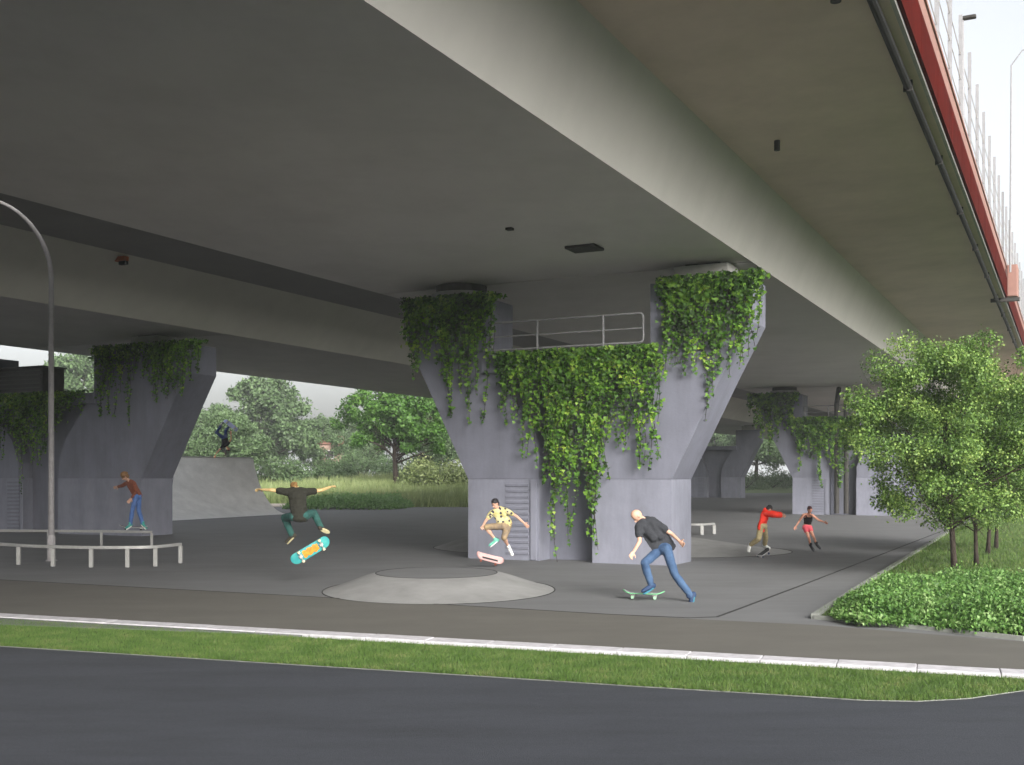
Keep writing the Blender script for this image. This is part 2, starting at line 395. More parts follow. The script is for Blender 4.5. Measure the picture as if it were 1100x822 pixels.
# inspection hatch and stain plate in the soffit
ho, hz = o_at(627, 26.9), 8.5
MB().bbox(26.6, 27.3, ho - 0.42, ho + 0.42, 8.42, 8.5 - 0.002).build('inspection_hatch', M['dark'], deck1, bevel=0.02)
MB().bbox(24.0, 24.15, o_at(546, 24) - 0.08, o_at(546, 24) + 0.08, 8.44, 8.498).build('soffit_anchor', M['dark'], deck1)
# transverse joint seals seen as dark lines
for s in (75.8, 120.5):
    MB().bbox(s - 0.05, s + 0.05, -20.2, -8.0, 8.52, 8.6).build('joint_seal', M['dark'], deck1)
# second bridge beyond
deck2 = thing('bridge_deck', B(40, -38, 8.5), 'second viaduct further left with olive grey web, behind the near one', 'bridge')
girder(deck2, -31.8, -43.7, -26.6, -48.5, -29.9, -45.0, [36.7, 81, 127.5, 172], 'web_far', 'slab_far')
MB().bbox(S0, S1, -27.0, -26.75, ZT + 0.251, ZT + 1.3).build('parapet', M['bearing'], deck2)
MB().bbox(S0, S1, -48.4, -48.1, ZT + 0.251, ZT + 1.3).build('parapet', M['bearing'], deck2)
# small orange lamp on the web of the second deck
pl = Vector(PT(131, 272, 38.0)); 
sL = pl.x * US + pl.y * UC
lm = thing('bulkhead_lamp', B(29.1, -29.95, 10.15), 'small rust orange lamp fixed high on the second viaduct web', 'lamp')
b_ = MB().bbox(29.0, 29.25, -30.3, -29.75, 10.1, 10.27).build('housing', mat('rust_paint', (0.4, 0.12, 0.04), 0.6, var=0.2), lm, bevel=0.02)
MB().bbox(29.04, 29.2, -30.05, -29.72, 9.97, 10.098).build('lens', M['dark'], lm, bevel=0.02)

# tall posts of the screen standing on the deck edge
scr = thing('deck_screen', B(20, E1 + 0.02, ZT + 1.58), 'row of thin pale posts and wires standing on the deck edge', 'screen')
for i, s in enumerate([18 + 3.1 * k for k in range(22)]):
    top = 15.4 if i >= 3 else 16.2
    MB().bbox(s, s + 0.09, E1 - 0.05, E1 + 0.05, ZT + 1.582, top).build('post', M['post'], scr)
for z in (12.9, 13.6, 14.3):
    MB().tube([B(18, E1, z), B(90, E1, z)], 0.012, 5).build('wire', M['galv'], scr)
lp = thing('road_lamp', B(33.5, E1 + 0.3, ZT + 1.58), 'thin lamp post with short black head above the red deck edge', 'street lamp')
o1 = E1 + 0.0
MB().tube([B(34.2, o1, ZT + 1.585), B(34.2, o1, 15.55)], [0.06, 0.035], 10).build('post', M['post'], lp)
MB().bbox(34.12, 34.3, o1, o1 + 0.36, 15.5, 15.6).build('lamp_head', M['dark'], lp, bevel=0.03)
lp2 = thing('road_lamp', B(62, E1 + 4, ZT + 1.58), 'distant curved lamp post against the white sky right of the deck', 'street lamp')
o2 = E1 + 0.32
MB().tube([B(55, o2, ZT + 1.0), B(55, o2 + 0.05, 21.0), B(55, o2 + 0.5, 21.6), B(55, o2 + 1.3, 21.8)], [0.05, 0.035, 0.03, 0.025], 8).build('post', M['post'], lp2)
MB().bbox(54.8, 55.2, o2 + 1.3, o2 + 1.9, 21.75, 21.85).build('lamp_head', M['galv'], lp2, bevel=0.02)

# ------------------------------------------------------------------ piers
def make_pier(sc, oc, label, wb=3.25, gp_=0.85, ti=2.62, to=5.45):
    t = thing('bridge_pier', B(sc, oc, 0), label, 'pier', 'Y shaped concrete piers under the viaducts')
    D = 1.8
    s0, s1 = sc, sc + D
    def P(poly): return [(oc + o, z) for o, z in poly]
    zk = 2.42
    for sg in (-1, 1):
        def q(poly):
            pp = [(sg * o, z) for o, z in poly]
            if sg > 0: pp = pp[::-1]
            return P(pp)
        low = [(-wb, 0), (-gp_, 0), (-gp_, zk - 0.0), (-wb, zk)]
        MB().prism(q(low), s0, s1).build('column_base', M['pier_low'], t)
        kq = (ti - gp_) / 1.77
        up = [(-wb - 0.005, zk + 0.002), (-gp_ - 0.02, zk + 0.002), (-gp_ - 0.02, 3.1), (-gp_ - 0.35 * kq, 4.1), (-gp_ - 1.25 * kq, 5.4), (-ti, 6.2), (-ti, 7.95), (-to, 7.95), (-to, 6.75), (-wb - (to - wb) * 0.68, 5.4)]
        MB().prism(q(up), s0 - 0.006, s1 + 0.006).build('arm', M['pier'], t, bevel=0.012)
        # bearing pedestal
        po = sg * ((ti + to) / 2 - 0.05)
        if sg > 0:
            MB().bbox(sc + 0.35, sc + 1.45, oc + po - 0.78, oc + po + 0.78, 7.952, 8.44).build('bearing_block', M['bearing'], t, bevel=0.02)
            MB().bbox(sc + 0.5, sc + 1.3, oc + po - 0.5, oc + po + 0.5, 8.441, 8.498).build('bearing_pad', M['dark'], t)
        else:
            MB().tube([B(sc + 0.9, oc + po, 7.952), B(sc + 0.9, oc + po, 8.25)], 0.95, 28).build('bearing_block', M['bearing'], t, bevel=0.02)
            MB().tube([B(sc + 0.9, oc + po, 8.251), B(sc + 0.9, oc + po, 8.498)], 0.8, 28).build('bearing_pad', M['dark'], t)
    # recessed panel between the columns and the beam between the arms
    MB().prism(P([(-gp_ + .001, 0), (gp_ - .001, 0), (gp_ - .001, 3.1), (gp_ + .34 * kq, 4.1), (gp_ + 1.24 * kq, 5.4), (ti - .2, 5.75), (-ti + .2, 5.75), (-gp_ - 1.24 * kq, 5.4), (-gp_ - .34 * kq, 4.1), (-gp_ + .001, 3.1)]), s0 + 0.75, s1 - 0.3).build('recessed_panel', M['pier'], t)
    MB().bbox(s0 - 0.12, s1 + 0.12, oc - ti - .13, oc + ti + .13, 5.62, 6.1).build('cross_beam', M['pier'], t, bevel=0.04)
    # horizontal ribs cast in the left column
    for k in range(13):
        z = 0.16 + k * 0.17
        MB().bbox(s0 - 0.035, s0 - 0.003, oc - 1.95, oc - 1.18, z, z + 0.085).build('rib', M['pier'], t, bevel=0.01)
    MB().bbox(s0 - 0.05, s0 - 0.002, oc - 1.12, oc - 0.92, 0.02, zk - 0.03).build('pilaster_strip', M['pier_low'], t, bevel=0.01)
    return t
pier_labels = [
    (30.0, -13.25, 'nearest Y shaped concrete pier, ivy hanging on its arms and middle beam'),
    (34.9, -37.75, 'grey Y shaped pier at the left edge beside the quarter pipe'),
    (74.6, -13.25, 'grey Y shaped pier behind the roller skater and the near tree'),
    (80.0, -37.75, 'grey Y shaped pier almost hidden behind the nearest pier'),
    (129.0, -37.75, 'dark distant Y shaped pier seen past the right edge of the nearest pier'),
    (120.0, -13.25, 'distant Y shaped pier hidden behind the near tree crown')]
piers = []
base_pier = make_pier(*pier_labels[0]); piers.append(base_pier)
for (s, o, lab) in pier_labels[1:]:
    if o < -30 and s < 40:
        oc2 = o_at(41, s)
        piers.append(make_pier(s, oc2, lab, o_at(152, s) - oc2, (o_at(62, s) - o_at(20, s)) / 2, o_at(101, s) - oc2, o_at(200, s) - oc2))
        continue
    c = copy_tree(base_pier); c.location = B(s, o, 0); c['label'] = lab; piers.append(c)
# guard rail on the beam of the nearest pier (between the arms) and on the left one
def make_rail(sc, oc, label):
    t = thing('guard_rail', B(sc, oc, 6.1), label, 'railing', 'guard rails on the pier beams')
    s = sc + 0.05
    zt = 7.15
    oo = [-2.45, -1.35, 0.5, 1.55]
    oo = [o_at(577, 30.05) + 13.25, o_at(648, 30.05) + 13.25, -2.45]
    for o in oo:
        MB().tube([B(s, oc + o, 6.1), B(s, oc + o, zt + 0.02)], 0.035, 8).build('post', M['post'], t)
    oe = o_at(691, 30.05) + 13.25
    pts = [B(s, oc - 2.45, zt)]
    for a in range(0, 91, 15): pts.append(B(s, oc + oe - 0.12 + 0.12 * math.sin(R(a)), zt - 0.12 + 0.12 * math.cos(R(a))))
    pts.append(B(s, oc + oe, 6.42))
    for a in range(0, 91, 30): pts.append(B(s, oc + oe - 0.1 + 0.1 * math.cos(R(a)), 6.42 - 0.1 * math.sin(R(a))))
    pts.append(B(s, oc - 2.45, 6.32))
    MB().tube(pts, 0.03, 8).build('handrail', M['post'], t)
    MB().tube([B(s, oc - 2.45, 6.72), B(s, oc + oe, 6.72)], 0.022, 8).build('mid_rail', M['post'], t)
    return t
gr1 = make_rail(30.0, -13.25, 'thin steel guard rail above the ivy on the nearest pier')
gr3 = copy_tree(gr1); gr3.location = B(74.6, -13.25, 6.1); gr3['label'] = 'thin steel guard rail on the pier behind the roller skater'
# dark service enclosure standing on the left pier beam
se = thing('service_enclosure', B(35.9, -37.9, 6.1), 'dark boxy service enclosure between the arms of the left edge pier', 'enclosure')
oe1 = o_at(52, 35.7)
oe0 = o_at(-18, 35.7)
MB().bbox(35.4, 36.6, oe0, oe1, 6.12, 7.42).build('cabinet', M['dark'], se, bevel=0.03)
MB().bbox(35.3, 36.7, oe0 - .05, oe1 + 0.05, 7.421, 7.48).build('roof', M['dark'], se)
for k in range(6):
    z = 6.3 + k * 0.19
    MB().bbox(35.36, 35.398, oe0 + .1, oe1 - 0.1, z, z + 0.05).build('slat', mat('slat_grey', (0.07, 0.068, 0.06), 0.6, var=0.2) if k == 0 else bpy.data.materials['slat_grey'], se)
# downpipes on the far pier
for o_ in (-0.35, 0.25):
    pp = MB().tube([B(74.4, -13.25 + o_, 0.1), B(74.4, -13.25 + o_, 7.2), B(75.2, -13.25 + o_, 8.3)], 0.16, 10).build('downpipe', M['dark'], None)
    setp(pp, 'dark vertical drain pipe, %s of the two on the pier behind the roller skater' % ('left' if o_ < 0 else 'right'), 'pipe', 'drain pipes on the far pier')

# ------------------------------------------------------------------ leaves
LEAF_V = np.array([(0, 0, 0), (-.42, .05, .05), (-.5, .42, .09), (-.2, .5, .03), (0, 1, -.04), (.2, .5, .03), (.5, .42, .09), (.42, .05, .05)], dtype=np.float32)
LEAF_F = np.array([(0, 3, 2, 1), (0, 5, 4, 3), (0, 7, 6, 5)])
QUAD_V = np.array([(0, 0, 0), (-.34, .5, .06), (0, 1, -.03), (.34, .5, .06)], dtype=np.float32)
QUAD_F = np.array([(0, 3, 2, 1)])
BLADE_V = np.array([(-.06, 0, 0), (.06, 0, 0), (.01, 1, .12)], dtype=np.float32)
BLADE_F = np.array([(0, 1, 2)])
def leaves(name, P, D, N, S, m, parent=None, tpl='quad', **kw):
    """P positions, D tip direction, N rough normal, S size"""
    TV, TF = {'quad': (QUAD_V, QUAD_F), 'ivy': (LEAF_V, LEAF_F), 'blade': (BLADE_V, BLADE_F)}[tpl]
    P = np.asarray(P, float); D = np.asarray(D, float); N = np.asarray(N, float); S = np.asarray(S, float)
    D = D / (np.linalg.norm(D, axis=1, keepdims=True) + 1e-9)
    X = np.cross(D, N); X /= (np.linalg.norm(X, axis=1, keepdims=True) + 1e-9)
    N = np.cross(X, D)
    V = P[:, None, :] + S[:, None, None] * (TV[None, :, 0:1] * X[:, None, :] + TV[None, :, 1:2] * D[:, None, :] + TV[None, :, 2:3] * N[:, None, :])
    n, k = len(P), len(TV)
    F = (TF[None, :, :] + (np.arange(n) * k)[:, None, None]).reshape(-1, TF.shape[1])
    return mk_np(name, V.reshape(-1, 3), F, m, parent, **kw)
def rdir(n):
    v = rng.normal(size=(n, 3)); return v / np.linalg.norm(v, axis=1, keepdims=True)

# ------------------------------------------------------------------ ivy
FN = -np.array(B(1, 0, 0))       # outward normal of the pier fronts
ON = np.array(B(0, 1, 0))
def ivy(sc, poly_top, drops, label, size=0.115, nleaf=1800, dens=1.0, out=0.12, seed=1, zstep=None):
    """poly_top: (o0, o1, z) edge the plant hangs from; drops: list of (o, length, half width)"""
    r = np.random.default_rng(seed)
    o0, o1, zt = poly_top
    t = thing('hanging_ivy', B(sc, (o0 + o1) / 2, zt), label, 'ivy', 'ivy plants hanging on the bridge piers')
    P = []; Sz = []; Dd = []
    # thick mat along the top
    n1 = int(nleaf * 0.6)
    oo = r.uniform(o0 - 0.12, o1 + 0.12, n1); zz = zt + 0.12 - np.abs(r.normal(0, 0.38, n1)) ; ss = sc - out * r.uniform(0.1, 2.6, n1)
    back = r.random(n1) < 0.18
    ss[back] = sc + r.uniform(-0.1, 0.7, back.sum()); zz[back] = zt + r.uniform(0, 0.14, back.sum())
    P.append(np.stack([oo, zz, ss], 1)); Sz.append(r.uniform(0.55, 1.35, n1) * size)
    # strands
    tot = sum(L * wd for _, L, wd in drops)
    stems = MB()
    for (oc, L, wd) in drops:
        k = max(5, int(wd * 2 * 7.5 * dens))
        for j in range(k):
            u = r.uniform(-1, 1)
            l = L * (1 - 0.6 * abs(u) ** 1.6) * r.uniform(0.78, 1.14)
            ob = oc + u * wd
            so_ = sc - out * r.uniform(0.3, 2.0)
            m_ = int(l / (size * 0.40)) + 2
            tt = np.sort(r.random(m_)) ** 1.15
            ph = r.uniform(0, 6.28); am = r.uniform(0.03, 0.12)
            sway = ob + am * np.sin(tt * l * 2.2 + ph)
            dz = zt - tt * l
            spread = (1 - tt * 0.75)
            P.append(np.stack([sway + r.normal(0, 0.085, m_) * spread, dz, so_ + r.normal(0, 0.05, m_)], 1))
            Sz.append(r.uniform(0.55, 1.35, m_) * size * (1 - 0.15 * tt))
            q = np.linspace(0, 1, 6)
            stems.tube([B(so_ + 0.02, ob + am * math.sin(x * l * 2.2 + ph), zt - x * l * 0.98) for x in q], 0.007, 4, caps=False)
    P = np.concatenate(P); Sz = np.concatenate(Sz)
    W = np.array([US * P[:, 2] + UC * P[:, 0], UC * P[:, 2] - US * P[:, 0], P[:, 1]]).T
    n = len(W)
    D = np.stack([r.normal(0, .5, n), r.normal(0, .35, n), -np.abs(r.normal(.9, .5, n))], 1) + FN * 0.25
    N = FN[None, :] * 0.9 + np.array([0, 0, 0.75]) + r.normal(0, 0.55, (n, 3))
    leaves('leaves', W, D, N, Sz, L_ivy, t, 'ivy', kind='stuff')
    stems.build('stems', M['bark'], t, kind='stuff')
    return t
s1f = 29.97
def OZ(px, py, s): return z_at(px, py, s)
def dr(px, py, zt, s, wd):
    o, z = z_at(px, py, s); return (o, zt - z, wd)
# nearest pier, left arm
zt = 7.98
ivy(s1f, (o_at(438, s1f), o_at(530, s1f), zt), [dr(452, 400, zt, s1f, .5), dr(447, 420, zt, s1f, .22), dr(478, 415, zt, s1f, .45), dr(487, 452, zt, s1f, .35), dr(505, 458, zt, s1f, .4), dr(524, 442, zt, s1f, .25), dr(492, 400, zt, s1f, 1.0), dr(465, 385, zt, s1f, .8)],
    'ivy hanging over the left arm of the nearest pier', nleaf=2300, seed=3, dens=1.15)
ivy(s1f, (o_at(712, s1f), o_at(816, s1f), zt), [dr(722, 420, zt, s1f, .3), dr(745, 410, zt, s1f, .4), dr(760, 448, zt, s1f, .3), dr(784, 430, zt, s1f, .35), dr(800, 390, zt, s1f, .45), dr(730, 385, zt, s1f, .7), dr(765, 395, zt, s1f, .9), dr(812, 375, zt, s1f, .2)],
    'ivy hanging over the right arm of the nearest pier', nleaf=2500, seed=4, dens=1.15)
zt = 6.12; sb = 29.85
ivy(sb, (o_at(538, sb), o_at(702, sb), zt), [dr(548, 470, zt, sb, .3), dr(562, 520, zt, sb, .25), dr(578, 500, zt, sb, .5), dr(594, 590, zt, sb, .22), dr(605, 520, zt, sb, .9), dr(618, 580, zt, sb, .35), dr(638, 575, zt, sb, .3), dr(630, 530, zt, sb, .9), dr(655, 505, zt, sb, .7), dr(672, 485, zt, sb, .5), dr(690, 515, zt, sb, .35), dr(703, 508, zt, sb, .2), dr(600, 455, zt, sb, 1.6), dr(660, 445, zt, sb, 1.1), dr(612, 600, zt, sb, .2), dr(642, 595, zt, sb, .15), dr(598, 605, zt, sb, .12)],
    'long curtain of ivy hanging from the middle beam of the nearest pier', nleaf=3000, seed=5, dens=0.8)
# left edge pier
s2 = 34.87; zt = 7.98
ivy(s2, (o_at(103, s2), o_at(142, s2), zt), [dr(110, 460, zt, s2, .3), dr(122, 450, zt, s2, .4), dr(140, 455, zt, s2, .35), dr(125, 410, zt, s2, .7)], 'ivy on the left half of the left edge pier arm', nleaf=1100, seed=6)
ivy(s2, (o_at(146, s2), o_at(216, s2), zt), [dr(170, 445, zt, s2, .35), dr(184, 440, zt, s2, .35), dr(196, 435, zt, s2, .25), dr(160, 405, zt, s2, .5), dr(180, 410, zt, s2, .7), dr(206, 410, zt, s2, .5)], 'ivy on the right half of the left edge pier arm', nleaf=1500, seed=8)
zt = 6.12; s2b = 34.75
ivy(s2b, (o_at(-40, s2b), o_at(92, s2b), zt), [dr(5, 490, zt, s2b, .35), dr(-20, 470, zt, s2b, .5), dr(25, 525, zt, s2b, .3), dr(35, 500, zt, s2b, .7), dr(45, 520, zt, s2b, .3), dr(60, 460, zt, s2b, .35), dr(68, 455, zt, s2b, .3), dr(20, 470, zt, s2b, 1.2), dr(50, 480, zt, s2b, .7)], 'dense ivy hanging from the beam of the left edge pier', nleaf=2600, seed=9, dens=1.3)
# pier behind the skaters
s3 = 74.57; zt = 7.98
ivy(s3, (o_at(806, s3), o_at(856, s3), zt), [dr(818, 470, zt, s3, .7), dr(830, 485, zt, s3, .5), dr(843, 470, zt, s3, .6), dr(838, 455, zt, s3, 1.0)], 'ivy over the left arm of the pier behind the roller skater', size=0.19, nleaf=1300, seed=10)
zt = 6.3; s3b = 74.45
ivy(s3b, (o_at(848, s3b), o_at(920, s3b), zt), [dr(862, 505, zt, s3b, .4), dr(884, 538, zt, s3b, .35), dr(872, 495, zt, s3b, .9), dr(900, 530, zt, s3b, .4), dr(912, 525, zt, s3b, .4), dr(895, 495, zt, s3b, 1.2), dr(880, 480, zt, s3b, 1.6)], 'ivy hanging from the beam of the pier behind the roller skater', size=0.19, nleaf=2000, seed=11)

# ================================================================== LEFT LAMP POST
LY = 33.1
sp = thing('street_lamp', (PT(55, 604, LY).x, LY, 0), 'tall curved grey street lamp behind the grind rails at the left', 'street lamp')
bx, by = PT(55, 604, LY).x, LY
zc = 8.35
pts = [Vector((bx, by, 0.0)), Vector((bx, by, 3)), Vector((bx, by, 6)), Vector((bx, by, zc))]
dirv = -Vector(B(1, 0, 0))
dirv.normalize()
for a in range(10, 84, 8): pts.append(Vector((bx, by, zc)) + dirv * 2.0 * (1 - math.cos(R(a))) + Vector((0, 0, 1.9 * math.sin(R(a)))))
e = pts[-1]; pts += [e + dirv * 0.6 + Vector((0, 0, 0.07)), e + dirv * 1.2 + Vector((0, 0, 0.10))]
n = len(pts)
MB().tube(pts, [0.095, 0.085, 0.078] + [0.072 - 0.028 * i / n for i in range(n - 3)], 14).build('pole', M['lamp'], sp, smooth=True)
MB().tube([Vector((bx, by, 0)), Vector((bx, by, 0.03))], 0.17, 16).build('base_plate', M['lamp'], sp)
MB().tube([Vector((bx, by, 0.03)), Vector((bx, by, 0.7)), Vector((bx, by, 0.78))], [0.12, 0.12, 0.095], 14).build('sleeve', M['lamp'], sp)
e = pts[-1]
mb = MB(); rt = dirv.cross(Vector((0, 0, 1))).normalized()
c8 = []
for z in (-0.1, 0.05):
    for a, b in ((0, -1), (0, 1), (1, 1), (1, -1)):
        c8.append(e + dirv * (a * 0.7 - 0.05) + rt * b * 0.14 + Vector((0, 0, z)))
mb.hexa(c8).build('lamp_head', M['galv'], sp, bevel=0.03)

# ================================================================== GRIND RAILS
def grind_rail(pts, legs, h, th, label, name='grind_rail', wd=0.09, legw=0.055):
    c = pts[len(pts) // 2]
    t = thing(name, (c[0], c[1], 0), label, 'grind rail')
    # smooth path
    cv = []
    n = len(pts)
    P = [Vector((p[0], p[1], 0)) for p in pts]
    for i in range(n - 1):
        p0, p1, p2, p3 = P[max(i - 1, 0)], P[i], P[i + 1], P[min(i + 2, n - 1)]
        for k in range(8):
            u = k / 8
            cv.append(0.5 * ((2 * p1) + (-p0 + p2) * u + (2 * p0 - 5 * p1 + 4 * p2 - p3) * u * u + (-p0 + 3 * p1 - 3 * p2 + p3) * u ** 3))
    cv.append(P[-1])
    strip('top_bar', [(v.x, v.y) for v in cv], wd, h - th, h, M['rail'], parent=t, bevel=0.01)
    for l in legs:
        MB().box(l[0] - legw, l[0] + legw, l[1] - legw, l[1] + legw, 0.01, h - th - 0.002).build('leg', M['rail'], t, bevel=0.008)
def gp(px, py, z=0.0): v = G(px, py, z); return (v.x, v.y)
fl = [gp(20, 607), gp(57, 609), gp(98, 610), gp(137, 610), gp(167, 609), gp(194, 605.5)]
grind_rail([gp(-110, 595), gp(-50, 601)] + fl, [gp(-50, 601)] + fl, 0.60, 0.085, 'long curved grey grind rail nearest the path, with six legs in view', wd=0.10, legw=0.05)
bl = [gp(52, 586), gp(109, 586.5), gp(163, 587.5)]
grind_rail([gp(-80, 585), gp(-10, 585.5)] + bl, [gp(-10, 585.5)] + bl, 0.57, 0.09, 'straight grey grind rail that the boy in the brown jumper slides on', wd=0.09, legw=0.042)
rr = [gp(754, 575), gp(767, 574)]
grind_rail([gp(700, 574.5), gp(730, 574.8)] + rr, [gp(715, 574.5)] + rr, 0.50, 0.09, 'small distant grind rail right of the nearest pier', wd=0.12, legw=0.07)

# ================================================================== MOUNDS (skate humps)
def mound(cb, rb, ct, rt_, h, label, rot=0.0, rim=True):
    t = thing('skate_mound', (cb[0], cb[1], 0), label, 'skate mound')
    n = 72; mb = MB(); rings = 9
    cr, sr = math.cos(rot), math.sin(rot)
    def ring(u):
        cx = cb[0] + (ct[0] - cb[0]) * u; cy = cb[1] + (ct[1] - cb[1]) * u
        rx = rb[0] + (rt_[0] - rb[0]) * u; ry = rb[1] + (rt_[1] - rb[1]) * u
        z = h * (0.5 - 0.5 * math.cos(math.pi * min(1, u * 1.0))) * 0.35 + h * u * 0.65
        o = []
        for k in range(n):
            a = 2 * math.pi * k / n; x, y = rx * math.cos(a), ry * math.sin(a)
            o.append(Vector((cx + x * cr - y * sr, cy + x * sr + y * cr, z)))
        return o
    R_ = [ring(i / (rings - 1)) for i in range(rings)]
    vs = [v for r in R_ for v in r]
    fs = [(i * n + k, i * n + (k + 1) % n, (i + 1) * n + (k + 1) % n, (i + 1) * n + k) for i in range(rings - 1) for k in range(n)]
    mk('slope', vs, fs, M['ramp'], t, smooth=True)
    top = R_[-1]
    mk('top_platform', top + [v - Vector((0, 0, 0.05)) for v in top], [tuple(range(n))] + [(k, n + k, n + (k + 1) % n, (k + 1) % n) for k in range(n)], M['plaza'], t)
    def outline(nm, pts, wd, z0, z1):
        pts = pts + [pts[0]]
        strip(nm, [(v.x, v.y) for v in pts], wd, z0, z1, M['joint'], parent=t)
    outline('base_joint', R_[0], 0.022, 0.0, 0.010)
    outline('coping', R_[-1], 0.02, h - 0.01, h + 0.006)
mound((-1.60, 24.75), (2.55, 2.95), (-1.72, 25.5), (1.38, 1.5), 0.31, 'pale oval skate mound with flat grey top in front of the piers', rot=R(-3))
mound((3.3, 38.6), (6.2, 4.2), (2.2, 40.0), (3.7, 1.9), 0.42, 'large pale oval skate mound half hidden behind the nearest pier', rot=R(-16))

# ================================================================== QUARTER PIPE
def quarter_pipe():
    tl, tr = PT(187, 490.5, 72.0), PT(272, 492, 75.0)
    bl_, br = G(171, 560.5), G(310, 552.5)
    t = thing('quarter_pipe', ((bl_.x + br.x) / 2, (bl_.y + br.y) / 2, 0), 'tall grey concrete quarter pipe left of centre, handstand skater on its lip', 'quarter pipe')
    H = (tl.z + tr.z) / 2
    n = 26; m = 16; vs = []; fs = []
    for i in range(n + 1):
        a = i / n
        # circular transition, a bit past vertical never reached
        th = a * R(72)
        u = math.sin(th) / math.sin(R(72)); z = (1 - math.cos(th)) / (1 - math.cos(R(72)))
        for j in range(m + 1):
            f = j / m
            b = bl_.lerp(br, f); tp = tl.lerp(tr, f)
            x = b.x + (tp.x - b.x) * u; y = b.y + (tp.y - b.y) * u
            vs.append(Vector((x, y, 0.006 + (tp.z - 0.006) * z)))
    for i in range(n):
        for j in range(m):
            a0 = i * (m + 1) + j; fs.append((a0, a0 + 1, a0 + m + 2, a0 + m + 1))
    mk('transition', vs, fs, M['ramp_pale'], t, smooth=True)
    # platform and sides
    back = Vector((-0.5, 1, 0)).normalized() * 2.2
    mb = MB()
    tb, tc = tl + back, tr + back
    mb.hexa([Vector((tl.x, tl.y, tl.z - 0.14)), Vector((tr.x, tr.y, tr.z - 0.14)), Vector((tc.x, tc.y, tr.z - 0.14)), Vector((tb.x, tb.y, tl.z - 0.14)), tl + Vector((0, 0, -0.004)), tr + Vector((0, 0, -0.004)), tc, tb])
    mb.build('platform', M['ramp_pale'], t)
    for j, nm in ((0, 'side_wall'), (m, 'side_wall')):
        prof = [vs[i * (m + 1) + j] - Vector((0, 0, 0.01)) for i in range(n + 1)]
        e = (tb if j == 0 else tc)
        off = Vector((0.06 if j == 0 else -0.06, 0, 0))
        pl_ = prof + [Vector((e.x, e.y, e.z - 0.15)), Vector((e.x, e.y, 0))]
        k = len(pl_)
        vv = [p for p in pl_] + [p + off for p in pl_]
        ff = [tuple(range(k)), tuple(range(2 * k - 1, k - 1, -1))] + [(q, (q + 1) % k, k + (q + 1) % k, k + q) for q in range(k)]
        mk(nm, vv, ff, M['pier'], t)
    MB().tube([tl + Vector((0, -0.02, 0)), tr + Vector((0, -0.02, 0))], 0.035, 8).build('coping', M['rail'], t)
    MB().hexa([tb + Vector((0, -0.1, -tb.z)), tc + Vector((0, -0.1, -tc.z)), tc + Vector((0, 0, -tc.z)), tb + Vector((0, 0, -tb.z)), tb + Vector((0, -0.1, -0.16)), tc + Vector((0, -0.1, -0.16)), tc + Vector((0, 0, -0.16)), tb + Vector((0, 0, -0.16))]).build('back_wall', M['pier'], t)
    strip('base_joint', [(bl_.x, bl_.y), (br.x, br.y)], 0.09, 0.0, 0.011, M['joint'], parent=t)
    return tl, tr
QTL, QTR = quarter_pipe()

